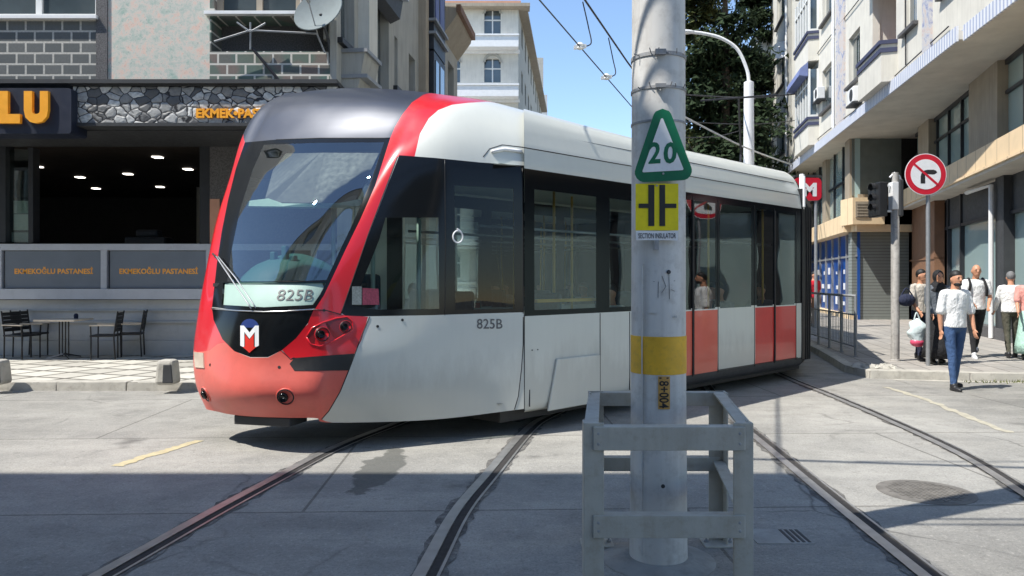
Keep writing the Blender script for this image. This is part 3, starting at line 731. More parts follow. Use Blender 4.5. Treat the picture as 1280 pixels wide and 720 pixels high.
# lamps
def lamp(x, y, r, sx=1, deep=.05):
    p, n = SA.pt(x, y, 0); t = n.cross(Vector((0, 0, 1))).normalized()
    mb = MB(); mb.lathe(p, [(r*1.12, -.01), (r*1.12, .006), (r*1.0, .012), (r*.93, .004), (r*.6, .003)], n, 28); o = obj('headlight', mb, M['black'], tram, smooth=35)
    mb = MB(); mb.lathe(p, [(r*1.16, -.012), (r*1.2, .004), (r*1.12, .009), (r*1.06, .004)], n, 28); obj('rim', mb, M['salmon'] if y > 470 else M['red'], o, smooth=True)
    mb = MB(); mb.ell(p+n*.002+t*r*.2*sx, (r*.34, r*.34, r*.34)); obj('lens', mb, M['lamp'], o, smooth=True)
    mb = MB(); mb.lathe(p+n*.004+t*r*.25*sx, [(r*.62, 0), (r*.62, .02), (r*.5, .03), (r*.46, .022)], n, 20); obj('reflector', mb, M['blackgloss'], o, smooth=True)
lamp(357, 496, .074); lamp(257.5, 493, .07)
# swept pocket of the two main lamps
pk = SA.line([(383, 421), (390, 410), (404, 403), (420, 398), (434, 396), (441, 402), (441, 412), (430, 419), (416, 427), (400, 433), (388, 430)], 4)
mb = MB(); mb.v = SA.at(pk, .003); mb.f = [tuple(range(len(pk)))]; obj('lamp_pocket', mb, pm('pocket_red', lin(120, 12, 20), .4, 0, .1, 3, 0, coat=.3), tram)
mb = MB(); mb.tube(SA.at(pk+[pk[0]], .002), .008, 6); obj('lamp_pocket_rim', mb, M['red'], tram, smooth=True)
lamp(403, 418, .062); lamp(432, 408.5, .052)
mb = MB()
for x, y in ((262.6, 456), (349, 459), (405, 388), (472, 408), (503, 400)):
    p, n = SA.pt(x, y, 0); disc_on(mb, p, n, .014, .004, 12)
obj('hole_disc', mb, M['black'], tram)  # flat black discs; on the bumper the black paints in small dark holes
# side marker
p, n = SA.pt(248, 450, .0)
ml_ = SA.line([(243.5, 440), (255, 441), (256, 460), (245, 459)], 4)
mb = MB(); mb.v = SA.at(ml_, .012)+SA.at(ml_, -.01); m_ = len(ml_); mb.f = [tuple(range(m_))]+[(i, (i+1) % m_, m_+(i+1) % m_, m_+i) for i in range(m_)]
obj('marker_lamp', mb, M['amber'], tram)
# tow flap
a, b = SA.pt(290, 521)[0], SA.pt(366, 522)[0]; d = (b-a).normalized(); n = Vector((d.y, -d.x, 0))
mb = MB(); c = (a+b)/2-n*.16+Vector((0, 0, -.05)); mb.obox(c, d*.31, n*.16, Vector((0, 0, .045))); obj('tow_hatch', mb, M['dark'], tram, bevel=.01)
# wiper
mb = MB(); a = SA.at(SA.line([(317, 387), (296, 356), (274, 322)], 6), .035); b = SA.at(SA.line([(322, 386), (298, 350), (276, 322)], 6), .03)
mb.tube(a, .007, 6); mb.tube(b, .006, 6); wi = obj('wiper', mb, M['steel'], tram, smooth=True)
mb = MB(); mb.tube(SA.at(SA.line([(268, 318), (281, 330), (292, 350)], 6), .02), .01, 6); obj('wiper_blade', mb, M['rubber'], wi, smooth=True)
mb = MB(); 
for k in range(8):   # streaks left by the wiper arms' pivots
    pass
# inner parts of the cab
def inner(pts, off, mat, name, step=6):
    uv = SA.line(pts, step); mb = MB(); P1 = SA.at(uv, off); P2 = SA.at(uv, off-.03); m = len(uv); mb.v = P1+P2
    mb.f = [tuple(range(m)), tuple(reversed(range(m, 2*m)))]+[(i, (i+1) % m, m+(i+1) % m, m+i) for i in range(m)]
    return obj(name, mb, mat, tram)
inner([(352, 182), (470, 182), (440, 246), (322, 246), (334, 205)], -.10, M['black'], 'cab_dark_sheet')  # dark sheet set inside the upper windshield
inner([(300, 247), (330, 243), (348, 249), (420, 249), (448, 244), (452, 247), (446, 253), (300, 253)], -.07, M['palegreen'], 'cab_pale_bar')  # pale bar along the lower edge of the dark sheet
# dashboard hood
ctr = Vector((-2.30, 8.0, 0)); fx = Vector((.94, -.34, 0)).normalized(); fy = Vector((.34, .94, 0)).normalized()
mb = MB(); prof = [(-.50, 1.60), (-.42, 1.72), (-.25, 1.86), (0, 1.93), (.25, 1.88), (.35, 1.6)]
ns = 13
for i in range(ns):
    t = -1+2*i/(ns-1); wdt = 1-.45*abs(t)**2.5
    for y_, z_ in prof:
        mb.v.append(ctr+fx*t*.56+fy*y_*wdt+Vector((0, 0, 1.60+(z_-1.60)*(1-.8*abs(t)**2.2))))
for i in range(ns-1):
    for j in range(len(prof)-1):
        a = i*len(prof)+j; mb.f.append((a, a+len(prof), a+len(prof)+1, a+1))
obj('dashboard', mb, M['teal'], tram, smooth=True)
mb = MB(); mb.obox(ctr-fy*.10+fx*.05+Vector((0, 0, 1.60)), fx*.66, fy*.40, Vector((0, 0, .018))); mb.obox(ctr+fy*.1+Vector((0, 0, .95)), fx*.75, fy*.3, Vector((0, 0, .55))); obj('console', mb, M['dark'], tram)
mb = MB(); 
for dx, h in ((-.08, .10), (.06, .16), (.16, .06)): mb.obox(ctr-fy*.22+fx*dx+Vector((0, 0, 1.84+h/2)), fx*.03, fy*.03, Vector((0, 0, h/2)))
obj('cab_instrument', mb, M['teal'], tram, bevel=.01)
# driver seat and cab back wall with posts
mb = MB(); c = ctr+fy*.95+fx*.1; mb.obox(c+Vector((0, 0, .85)), fx*.25, fy*.25, Vector((0, 0, .07))); mb.obox(c+fy*.27+Vector((0, 0, 1.3)), fx*.24, fy*.05, Vector((0, 0, .42))); mb.obox(c+Vector((0, 0, .57)), fx*.08, fy*.08, Vector((0, 0, .25)))
obj('driver_seat', mb, M['seat'], tram, bevel=.05)
mb = MB(); mb.obox(Vector((-1.35, 8.75, 2.85)), Vector((.75, .72, 0))*.55, Vector((-.62, .60, 0))*.8, Vector((0, 0, .02))); obj('cab_ceiling', mb, M['dark'], tram)
for (x_, y_) in ((-1.95, 8.3), (-1.5, 8.2), (-1.0, 8.15)):
    mb = MB(); mb.tube([(x_, y_, .4), (x_, y_, 2.75)], .024, 8); obj('cab_post', mb, M['palegreen'], tram, smooth=True)
mb = MB(); mb.quad(Q0-TN*.12+Vector((0, 0, .35)), Q0-TN*(W-.12)+Vector((0, 0, .35)), (-3.0, 8.3, .35), (-2.3, 7.3, .35), (-1.5, 7.4, .35)); obj('cab_floor', mb, M['dark'], tram)

# ------------------------------------------------------------ following cars
PROF = [(.10, .20), (.02, .27), (0, .45), (0, .9), (0, 1.3), (0, 1.9), (0, 2.4), (0, 2.84), (.012, 2.95), (.03, 3.06), (.07, 3.17), (.11, 3.27), (.17, 3.37), (.27, 3.46), (.42, 3.52), (.7, 3.55), (W/2, 3.57)]
def car(Qs, D, L, regs_fn, name, cut=0):
    N = Vector((D.y, -D.x, 0)); prof = PROF+[(W-b, z) for b, z in reversed(PROF[:-1])]
    nu = max(2, int(L/.8)+1)
    s0 = lambda b: cut*(min(b, .82) if b < W/2 else .82*(W-b)/(W/2))*.98
    dz = lambda b, a: cut*.085*max(0, 1-a/3.2)**1.4*min(1, max(0, min(b, W-b)-.04)/.2)
    net = [[tuple(Qs+D*(s0(b)+(L-s0(b))*i/(nu-1))-N*b+Vector((0, 0, z+dz(b, s0(b)+(L-s0(b))*i/(nu-1))))) for i in range(nu)] for b, z in prof]
    S = Surf(net); S.L = L; S.D = D; S.Q = Qs; S.Nn = N
    def uv(a, z, far=False):
        vv_ = np.linspace(0, len(PROF)-1, 400); zz = S.ev(np.zeros(400), vv_)[:, 2]; v = vv_[np.argmin(abs(zz-z))]
        return ('uv', a/L*(nu-1), (len(prof)-1-v) if far else v)
    S.q = uv
    S.rect = lambda a0, a1, z0, z1, far=False: [uv(a0, z0, far), uv(a1, z0, far), uv(a1, z1, far), uv(a0, z1, far)]
    rg = []
    for nm, pts in regs_fn(S): rg.append((nm, S.line(pts), 0.0, 0))
    return S, panels(S, rg, gu=.5, gv=.5)
LB = 6.62
def ua(x):       # distance along the car's side of something seen at column x
    r = (x-CX)/F0; return (r*Q0.y-Q0.x)/(TD.x-r*TD.y)
def regsB(S):
    r = S.rect; out = [('window_band', r(.0, LB, 1.27, 2.83)), ('window_band', r(0, LB, 1.27, 2.83, True))]
    out += [('skirt', r(3.0, LB, .2, .36)), ('end_pillar', r(ua(995)+.02, LB, .36, 1.27))]
    out += [('side_window', r(ua(668), ua(745), 1.33, 2.62)), ('side_window', r(ua(762), ua(826), 1.33, 2.62))]
    for a, b, m in ((830, 897, 'door_lower_faded'), (944, 995, 'door_lower')): out.append((m, r(ua(a), ua(b), .36, 1.23)))
    for a, b in ((831, 864), (868, 894), (900, 939), (946, 966), (970, 993)): out.append(('door_glazing', r(ua(a), ua(b), 1.25, 2.74)))
    for k in range(4): out.append(('far_window', r(.25+k*1.6, 1.65+k*1.6, 1.25, 2.66, True)))
    return out
SB, pb = car(Q0+TD*.0, TD, LB, regsB, 'b', 1)
for k, m_ in dict(base='white_body', window_band='blackgloss', skirt='dark', end_pillar='white_body', side_window='glass', door_lower_faded='door_orange', door_lower='door_red', door_glazing='glassdoor', far_window='glass').items():
    panel_obj('car_body' if k == 'base' else k, pb[k], M[m_], tram if k != 'base' else tram)
def Bp(a, b, z): return Q0+TD*a-TN*b+Vector((0, 0, z))
# seams of the side
mb = MB()
def bl(a0, z0, a1, z1, off=.001): mb.tube([Bp(a0, -off, z0), Bp(a1, -off, z1)], .006, 5)
z_b = lambda z: np.interp(z, [p[1] for p in PROF[:13]], [p[0] for p in PROF[:13]])
for z in (3.06, 3.27):
    mb.tube([Bp(.0 if z < 3.2 else .35, z_b(z)-.001, z), Bp(LB-.1, z_b(z)-.001, z)], .006, 5)
for x in (750, 787): bl(ua(x), .3, ua(x), 1.26)
for x in (866, 897.5, 943, 968, 995): bl(ua(x), .34, ua(x), 2.78)
bl(ua(662), .3, ua(662), .48); 
bl(.0, .0+.26, .0, 1.28)
q_ = ua(716), ua(731); bl(q_[0], .42, q_[0], .62); bl(q_[1], .42, q_[1], .62); bl(q_[0], .62, q_[1], .62); bl(q_[0], .42, q_[1], .42)
bl(ua(897), .37, LB-.2, .37)
obj('panel_gap', mb, M['black'], tram)
mb = MB(); a0, a1 = ua(683), ua(698)          # protruding bogie cover
mb.hexa([Bp(a0, .0, .22), Bp(ua(748), .0, .22), Bp(ua(748), -.03, .22), Bp(a0, -.03, .22)], [Bp(a1-.05, .0, .78), Bp(ua(748), .0, .78), Bp(ua(748), -.03, .78), Bp(a1-.05, -.03, .78)])
obj('bogie_cover', mb, M['white_body'], tram, bevel=.012)
mb = MB()
for x in (665, 672): mb.obox(Bp(ua(x), -.002, .9), TD*.006, TN*.004, Vector((0, 0, .006)))
obj('side_bolt', mb, M['black'], tram)
# door details: rubber edges, handles
mb = MB()
for x in (866, 968): mb.obox(Bp(ua(x), -.008, 1.55), TD*.018, TN*.008, Vector((0, 0, 1.19)))
obj('door_seal', mb, M['rubber'], tram)
# front-car/middle-car joint and the gangway at the end
mb = MB()
for k in range(12):
    o_ = .05 if k % 2 else .0
    a = LB+.03+.035*k; ring = [(o_+.06, .3), (o_+.03, 2.9), (o_+.3, 3.35), (W-.3-o_, 3.35), (W-.03-o_, 2.9), (W-.06-o_, .3)]
    mb.prism([Bp(a, b, z) for b, z in ring], (0, 0, 0), TD*.034)
obj('gangway_bellows', mb, M['rubber'], tram)
mb = MB(); mb.obox(Bp(LB+.0, .02, 3.12), TD*.03, TN*.035, Vector((0, 0, .3))); mb.obox(Bp(LB-.03, -.02, 3.12), TD*.02, TN*.03, Vector((0, 0, .26))); obj('end_bracket', mb, M['whitegloss'], tram, bevel=.01)
mb = MB(); mb.obox(Bp(LB-.01, .03, 1.75), TD*.05, TN*.045, Vector((0, 0, 1.42))); obj('end_edge', mb, M['black'], tram)
# third car turning away up the street
D3 = Vector((.33, .944, 0)).normalized(); Q3 = Bp(LB+.45, .0, 0)+Vector((-.10, .12, 0))
def regsC(S):
    r = S.rect; L = S.L
    out = [('window_band', r(.0, L, 1.27, 2.83)), ('window_band', r(0, L, 1.27, 2.83, True))]
    for k in range(4): out += [('side_window', r(.3+k*1.65, 1.75+k*1.65, 1.33, 2.62)), ('far_window', r(.3+k*1.65, 1.75+k*1.65, 1.33, 2.62, True))]
    return out
SCc, pc = car(Q3, D3, 7.0, regsC, 'c')
for k, m_ in dict(base='white_body', window_band='blackgloss', side_window='glass', far_window='glass').items(): panel_obj('car_body' if k == 'base' else k, pc[k], M[m_], tram)
N3_ = Vector((D3.y, -D3.x, 0))
mb = MB()
mb.prism([Q3+D3*7-N3_*b+Vector((0, 0, z)) for b, z in [(0, .3), (0, 2.9), (.3, 3.45), (W-.3, 3.45), (W, 2.9), (W, .3)]], (0, 0, 0), D3*.05); obj('end_wall', mb, M['white_body'], tram)
# interior
for (Qx, D, L, s_) in ((Q0-TD*.3, TD, LB+.6, 0), (Q3, D3, 6.9, 1)):
    N = Vector((D.y, -D.x, 0)); q = lambda a, b, z: Qx+D*a-N*b+Vector((0, 0, z))
    mb = MB(); mb.quad(q(0, .08, .36), q(L, .08, .36), q(L, W-.08, .36), q(0, W-.08, .36)); obj('floor', mb, M['dark'], tram)
    mb = MB(); mb.quad(q(0, .05, 2.86), q(L, .05, 2.86), q(L, W-.05, 2.86), q(0, W-.05, 2.86)); obj('inner_ceiling', mb, M['lining'], tram)
    for k in range(int(L/1.5)):
        for b in (.48, W-.48):
            if s_ == 0 and b < 1 and (k >= 2): continue
            a = .95+k*1.5; mb = MB()
            mb.obox(q(a, b, .82), D*.22, N*.2, Vector((0, 0, .04))); mb.obox(q(a+.24, b, 1.17), D*.035, N*.2, Vector((0, 0, .33))); mb.obox(q(a, b, .58), D*.12, N*.1, Vector((0, 0, .2)))
            obj('passenger_seat', mb, M['seat'], tram, bevel=.04)
    for a, b in ((.5, .35), (1.75, .9), (2.9, .3), (4.45, .3), (4.6, 1.25), (6.2, .35), (2.9, 1.6)):
        if a < L:
            mb = MB(); mb.tube([q(a, b, .36), q(a, b, 2.86)], .018, 8); obj('grab_pole', mb, M['yellowrail'], tram, smooth=True)
    mb = MB()
    for b in (.6, W-.6): mb.tube([q(.2, b, 2.25), q(L-.2, b, 2.25)], .017, 8)
    obj('grab_rail', mb, M['steel'], tram, smooth=True)
    mb = MB(); mb.obox(q(ua(745) if s_ == 0 else 2, .09, 1.42), D*.62, N*.02, Vector((0, 0, .018))); obj('window_rail', mb, M['yellowrail'], tram)
    mb = MB(); mb.obox(q(L/2, W/2, .22), D*(L/2-.1), N*(W/2-.16), Vector((0, 0, .08))); obj('underframe', mb, M['black'], tram)
# bogies
def bogie(c, D):
    N = Vector((D.y, -D.x, 0)); c = Vector(c)
    mb = MB(); mb.obox(c+Vector((0, 0, .3)), D*1.1, N*.85, Vector((0, 0, .1))); b_ = obj('bogie', mb, M['black'], tram)
    for u in (-.8, .8):
        for s in (-1, 1):
            mb = MB(); mb.lathe(c+D*u+N*(s*.75)+Vector((0, 0, .31)), [(.25, -.05), (.3, -.045), (.3, .04), (.27, .05), (.1, .06)], N, 28); obj('wheel', mb, M['black'], b_, smooth=30)
bogie(Q0+TD*1.3-TN*1.35, TD); bogie(Q3+D3*3.4-N3_*1.25, D3)
mb = MB(); mb.quad((-3.0, 8.1, .31), (-2.35, 7.5, .31), (-1.9, 7.5, .31), tuple(Q0-TN*.15+Vector((0, 0, .29))), tuple(Q0-TN*(W-.15)+Vector((0, 0, .29)))); obj('underframe', mb, M['black'], tram)
mb = MB(); # pantograph folded on the third car
pc_ = Q3+D3*3-N3_*1.25
mb.tube([pc_+Vector((0, 0, 3.6)), pc_+D3*.9+Vector((0, 0, 4.5)), pc_-D3*.1+Vector((0, 0, 5.55))], .025, 6); mb.tube([pc_-D3*.1-N3_*.8+Vector((0, 0, 5.55)), pc_-D3*.1+N3_*.8+Vector((0, 0, 5.55))], .02, 6)
obj('pantograph', mb, M['wire'], tram)
# ============================================================ ground, pavements, kerbs, tracks
mb = MB(); mb.quad((-400, -300, 0), (400, -300, 0), (400, 700, 0), (-400, 700, 0)); struct('road', mb, M['ground'], fix=False)
def slab(name, poly, z, mat, kerbmat=None, kw=.22, edge=None):
    mb = MB(); n = len(poly); mb.prism([(x, y, -.05) for x, y in poly], (0, 0, 0), (0, 0, z+.05)); o = struct(name, mb, mat)
    return o
LP = [(-40, 11.32), (-4.7, 11.32), (-3.6, 11.9), (-2.9, 13.6), (-2.4, 18), (2.2, 62), (-40, 62)]
slab('pavement_left', LP, .125, M['pave_l'])
def kerbline(pts, z, wd, nm, lab, seglen=1.05, side=1):
    """single kerb stones laid end to end along a line"""
    mb = MB(); 
    for i in range(len(pts)-1):
        a, b = Vector((*pts[i], 0)), Vector((*pts[i+1], 0)); L = (b-a).length; n = max(1, round(L/seglen)); d = (b-a)/n; u = d.normalized(); s = Vector((u.y, -u.x, 0))*side
        for k in range(n):
            p = a+d*k+u*.006; q = a+d*(k+1)-u*.006; j = random.uniform(-.006, .006)
            mb.hexa([p-s*wd+Vector((0, 0, -.05)), q-s*wd+Vector((0, 0, -.05)), q+Vector((0, 0, -.05)), p+Vector((0, 0, -.05))],
                    [p-s*wd+Vector((0, 0, z+j)), q-s*wd+Vector((0, 0, z+j)), q-s*.02+Vector((0, 0, z+j)), p-s*.02+Vector((0, 0, z+j))])
    o = struct(nm, mb, M['kerb'], bevel=.012); o['label'] = lab; return o
kerbline([(x, y-.02) for x, y in LP[:6]], .133, .24, 'kerb', 'pale kerb stones along the left pavement', side=1)
RP = [(6.0, 12.75), (7.5, 12.45), (9.5, 12.15), (14, 11.9), (40, 11.5), (40, 70), (18.5, 62), (7.25, 19), (6.35, 15.2), (5.95, 13.6)]
slab('pavement_right', RP, .125, M['pave_r'])
kerbline([(x, y-.02) for x, y in RP[:5]], .135, .26, 'kerb', 'worn kerb stones along the front edge of the right pavement', side=1)
kerbline([(x-.02, y) for x, y in ([RP[6], RP[7], RP[8], RP[9], RP[0]])], .135, .2, 'kerb', 'kerb stones along the side of the right pavement beside the rails', side=1)
mb = MB(); # light worn gutter strip in front of the right kerb
def ribbon(mb, pts, w, z, jit=0, step=.12):
    P_ = smoothpts([(x, y, 0) for x, y in pts], 10); Lr = []
    out = []
    acc = 0; out = [P_[0]]
    for i in range(1, len(P_)):
        a, b = P_[i-1], P_[i]; n = max(1, int((b-a).length/step))
        for k in range(1, n+1): out.append(a+(b-a)*k/n)
    n0 = len(mb.v)
    ww = w if isinstance(w, tuple) else (w/2, w/2)
    for i, p in enumerate(out):
        t = (out[min(i+1, len(out)-1)]-out[max(i-1, 0)]).normalized(); s = Vector((t.y, -t.x, 0))
        mb.v += [p+s*(ww[0]+random.uniform(-jit, jit))+Vector((0, 0, z)), p-s*(ww[1]+random.uniform(-jit, jit))+Vector((0, 0, z))]
    for i in range(len(out)-1): a = n0+2*i; mb.f.append((a, a+1, a+3, a+2))
    return mb
ribbon(mb, [(6.3, 12.55), (9.5, 12.0), (14, 11.75), (22, 11.5)], .16, .004, .02); struct('gutter', mb, M['kerb'])
# rails
def g2(x, y): g = G(x, y); return (g.x, g.y)
R1 = [(-2.75, .5), (-2.55, 2.4), g2(130, 720), g2(262, 645), g2(345, 600), g2(415, 563), (-1.45, 8.3), (-.9, 9.7), (.2, 11.5), (1.9, 13.9), (3.6, 16.5), (6.3, 23.5), (8.6, 32), (14.5, 58)]
R2 = [(-.78, .5), (-.66, 2.4), g2(532, 720), g2(574, 642), g2(612, 595), g2(658, 541), (.42, 9.1), (1.1, 10.5), (2.3, 12.2), (3.5, 13.9), (5.0, 16.2), (7.6, 23), (10.0, 32), (15.9, 58)]
R3 = [(2.1, .5), (2.2, 2.4), g2(1160, 720), g2(1050, 632), g2(985, 578), g2(945, 545), (2.66, 9.2), (2.9, 11), (3.4, 14), (4.2, 18), (5.6, 24), (8, 34), (12.9, 58)]
R4 = [(2.7, 1.0), (3.2, 3.2), (3.72, 5.0), g2(1280, 616), g2(1200, 567), g2(1110, 525), g2(1040, 495), g2(988, 474), (4.9, 15), (5.9, 20), (9.2, 33), (14.1, 58)]
labs = ['steel tram rail at the lower left running under the nose of the tram', 'steel tram rail in the middle foreground left of the caged pole', 'steel tram rail running past the right side of the caged pole', 'steel tram rail at the far right beside the manhole cover']
for pts, lab in zip([R1, R2, R3, R4], labs):
    far = lab.endswith('cover')
    t = thing('tram_rail', lab, 'rail', (pts[2][0], pts[2][1], 0), group='tram rails set in the road')
    wd = .105 if not far else .085
    mb = MB(); ribbon(mb, pts, wd*2.0, .004, .028, .07); obj('track_filling', mb, M['tar'], t, fix=False)
    mb = MB(); ribbon(mb, [(x+.035, y) for x, y in pts], .05, .008, .002); obj('groove', mb, M['railrust'], t, fix=False)
    mb = MB(); ribbon(mb, [(x-.032, y) for x, y in pts], .075, .014, 0); obj('rail_head', mb, M['railsteel'], t, fix=False)
    mb = MB(); ribbon(mb, [(x+.075, y) for x, y in pts], .018, .012, 0); obj('rail_lip', mb, M['railsteel'], t, fix=False)
# painted marks
for a in ([g2(147, 583), g2(175, 573), g2(210, 563), g2(249, 551)],):
    mb = MB(); ribbon(mb, a, .11, .004, .02); o = struct('road_marking', mb, M['yellowline']); o['label'] = 'worn yellow dash on the road at the left'
mb = MB(); ribbon(mb, [g2(1108, 484), g2(1160, 501), g2(1200, 517), g2(1262, 541)], .10, .004, .03); o = struct('road_marking', mb, pm('faint_yellow', lin(172, 166, 148), .85, 0, .2, 9, .2)); o['label'] = 'faint yellow line curving across the road at the right'
# manhole and hatch
c = G(1157, 615); t = thing('manhole_cover', 'round rusty manhole cover in the road between the two right rails', 'manhole', c)
mb = MB(); mb.lathe(c, [(.35, -.02), (.35, .004), (.32, .006)], (0, 0, 1), 40); obj('frame', mb, M['cast'], t)
mb = MB(); mb.lathe(c, [(.31, -.01), (.31, .007), (.30, .008)], (0, 0, 1), 40)
for i in range(-8, 9):
    for j in range(-8, 9):
        x, y = i*.04, j*.04
        if x*x+y*y < .08: mb.box((c.x+x-.013, c.y+y-.013, .0075), (c.x+x+.013, c.y+y+.013, .012))
obj('cover', mb, M['cast'], t, fix=False)
c = G(985, 671); t = thing('access_hatch', 'square concrete hatch in the road right of the caged pole', 'hatch', c)
mb = MB(); mb.box((c.x-.24, c.y-.14, -.02), (c.x+.12, c.y+.14, .006)); obj('plate', mb, M['concrete'], t)
mb = MB(); 
for k in range(4): mb.box((c.x-.02+k*.035, c.y-.12, .006), (c.x-.002+k*.035, c.y+.12, .009))
obj('slots', mb, M['dark'], t)

# ============================================================ the caged mast
mx, my = (823-CX)/F0*4.48, 4.48
mast = thing('mast', 'thick pale grey painted steel mast with a yellow band standing inside the grey cage', 'pole', (mx, my, 0))
r0, r1 = .172, .155
mb = MB(); mb.lathe((mx, my, 0), [(r0-.002, -.02), (r0-.003, .05), (r0-.005, .12), (r1+.004, 1.2), (r1, 3.0), (.147, 6), (.135, 9)], (0, 0, 1), 48); obj('shaft', mb, M['polepaint'], mast, smooth=40)
def zp(y, d=4.33): return CH+(HY-y)/F0*d
rr = r1+.004
mb = MB(); mb.lathe((mx, my, 0), [(rr, zp(469)), (rr+.003, zp(468.5)), (rr+.003, zp(421.5)), (rr, zp(421))], (0, 0, 1), 48); obj('painted_band', mb, M['bandyellow'], mast, smooth=40)
for y, h in ((66, .011), (108, .008), (150, .006)):
    z = zp(y); mb = MB(); mb.lathe((mx, my, 0), [(r1+.001, z-h), (r1+.006, z-h), (r1+.006, z+h), (r1+.001, z+h)], (0, 0, 1), 40)
    if y < 120:
        mb.obox((mx-.02, my-r1-.012, z), Vector((.03, 0, 0)), Vector((0, .012, 0)), Vector((0, 0, h*1.4)))
        for k in range(6):
            a = -PI/2+(k-2.5)*.35+random.uniform(-.1, .1); p = Vector((mx+math.cos(a)*(r1+.008), my+math.sin(a)*(r1+.008), z)); q = Vector((math.cos(a), math.sin(a), 0))
            mb.tube([p, p+q*.02+Vector((random.uniform(-.02, .02), 0, random.uniform(-.03, .03)))], .003, 5)
    obj('strap', mb, M['strap'], mast)
def cylpt(x, z, off=.0015, rad=None):      # on the shaft's front, x metres round from the middle
    r = (rad or rr)+off; a = x/r; return Vector((mx+r*math.sin(a), my-r*math.cos(a), z))
# stickers with the number reading upwards
zc0, zc1 = zp(511), zp(470); hh = zc1-zc0
mb = MB(); xs = [(-.033+i*.0135) for i in range(6)]
for i in range(5): mb.quad(cylpt(xs[i], zc0, .0015, .1655), cylpt(xs[i+1], zc0, .0015, .1655), cylpt(xs[i+1], zc1, .0015, .1655), cylpt(xs[i], zc1, .0015, .1655))
obj('number_sticker', mb, pm('sticker_orange', lin(196, 150, 78), .5, 0, .15, 30, 0, dirt=.3), mast, fix=False)
v, f = text2d('18+004', .02)
mb = MB(); mb.v = [cylpt(-.028+.056*b, zc1-.006-(hh-.012)*a, .003, .1655) for a, b in v]; mb.f = [tuple(reversed(q)) for q in f]; obj('sticker_lettering', mb, M['ink'], mast, fix=False)
# scratched pen marks, bolts
mb = MB()
for pts in ([(-.06, zp(352)), (.07, zp(351))], [(-.03, zp(352)), (-.032, zp(372))], [(.03, zp(340)), (.034, zp(374))], [(-.01, zp(345)), (.012, zp(358)), (-.012, zp(366))], [(.045, zp(362)), (.066, zp(364))]):
    mb.tube([cylpt(x, z, .001) for x, z in pts], .0016, 4)
obj('pen_scribble', mb, M['inkgrey'], mast)
mb = MB()
for x, y in ((.028, 340), (-.005, 607), (-.02, 700)): p = cylpt(x, zp(y), 0); mb.lathe(p, [(.012, -.004), (.012, .006), (.008, .008)], (p-Vector((mx, my, p.z))), 10)
obj('bolt', mb, M['dark'], mast)
mb = MB(); mb.lathe((mx, my, 0), [(.33, -.02), (.33, .004), (.20, .03)], (0, 0, 1), 32); obj('footing', mb, M['concrete'], mast)
random.seed(11)
for x, y, w_, h_, m_ in ((-.09, 392, .05, .035, 'signwhite'), (.07, 545, .045, .06, 'signwhite'), (-.06, 560, .03, .05, 'sticker'), (.05, 398, .03, .02, 'sticker')):
    z = zp(y); mb = MB(); n = 5; lo = [cylpt(x+w_*i/n, z+random.uniform(0, .006), .002, .165) for i in range(n+1)]; hi = [cylpt(x+w_*i/n, z+h_+random.uniform(-.012, .0), .002, .165) for i in range(n+1)]
    for i in range(n): mb.quad(lo[i], lo[i+1], hi[i+1], hi[i])
    obj('sticker_remnant', mb, M['polepaint'] if m_ == 'signwhite' else M['metalgrey'], mast, fix=False)
mb = MB(); mb.tube([cylpt(-.13, zp(y), .004, .163) for y in (700, 600, 520, 480, 400, 330)], .004, 5); obj('weld_seam', mb, M['polepaint'], mast)
# brackets and arm high above, out of the picture
mb = MB(); mb.tube([(mx, my, 7.4), (mx-3.6, my+.4, 7.7)], .035, 8); mb.tube([(mx, my, 8.6), (mx-2.4, my+.3, 7.62)], .015, 6); obj('bracket_arm', mb, M['steel'], mast)
# triangular sign
dS = my-r1-.035
def sp(x, y, d=dS): return P(x, y, d)
tri = thing('speed_sign', 'green and white triangular plate with the number 20 on the mast', 'sign', sp(829, 182))
def rounded(poly, r, n=6):
    out = []; m = len(poly)
    for i in range(m):
        p0, p, p1 = Vector(poly[i-1]), Vector(poly[i]), Vector(poly[(i+1) % m]); a = (p0-p).normalized(); b = (p1-p).normalized()
        ang = a.angle(b); t = r/math.tan(ang/2); c = p+(a+b).normalized()*(r/math.sin(ang/2)); s, e = p+a*t-c, p+b*t-c
        for k in range(n+1):
            q = s.lerp(e, k/n); q = q.normalized()*r; out.append(c+q)
    return out
def plate(name, pts2, mat, parent, d, th=.003):
    mb = MB(); mb.prism([P(x, y, d) for x, y in pts2], (0, 0, 0), (0, th, 0)); return obj(name, mb, mat, parent)
o3 = rounded([(827.5, 112), (870, 224.5), (788.5, 228.5)], 12); plate('backing', [tuple(q) for q in o3], M['signgreen'], tri, dS)
i3 = rounded([(827.5, 145), (855, 212.5), (802.5, 215.5)], 1.5); plate('face', [tuple(q) for q in i3], M['signwhite'], tri, dS-.003)
for s, x0, x1 in (('2', 810.5, 825.5), ('0', 829, 845.5)):
    o = text_mb(s, P(x0, 205, dS-.0045), P(x1, 204, dS-.0045)-P(x0, 205, dS-.0045), P(x0+1, 178, dS-.0045)-P(x0, 205, dS-.0045), bold=.03); obj('lettering', o, M['signgreen'], tri, fix=False)
ys = thing('insulator_sign', 'square yellow plate with a black section insulator symbol below the triangular sign', 'sign', sp(821, 264))
plate('backing', [(794.5, 229.5), (848, 229.5), (848, 288), (794.5, 288)], M['signyellow'], ys, dS+.01)
bars = MB()
for q in ([(810.5, 231), (818, 231), (818, 282.5), (810.5, 282.5)], [(824.5, 231), (831.5, 231), (831.5, 282.5), (824.5, 282.5)], [(798.5, 254.5), (810.5, 254.5), (810.5, 260), (798.5, 260)], [(831.5, 254.5), (845.5, 254.5), (845.5, 260), (831.5, 260)]):
    bars.prism([P(x, y, dS+.006) for x, y in q], (0, 0, 0), (0, .003, 0))
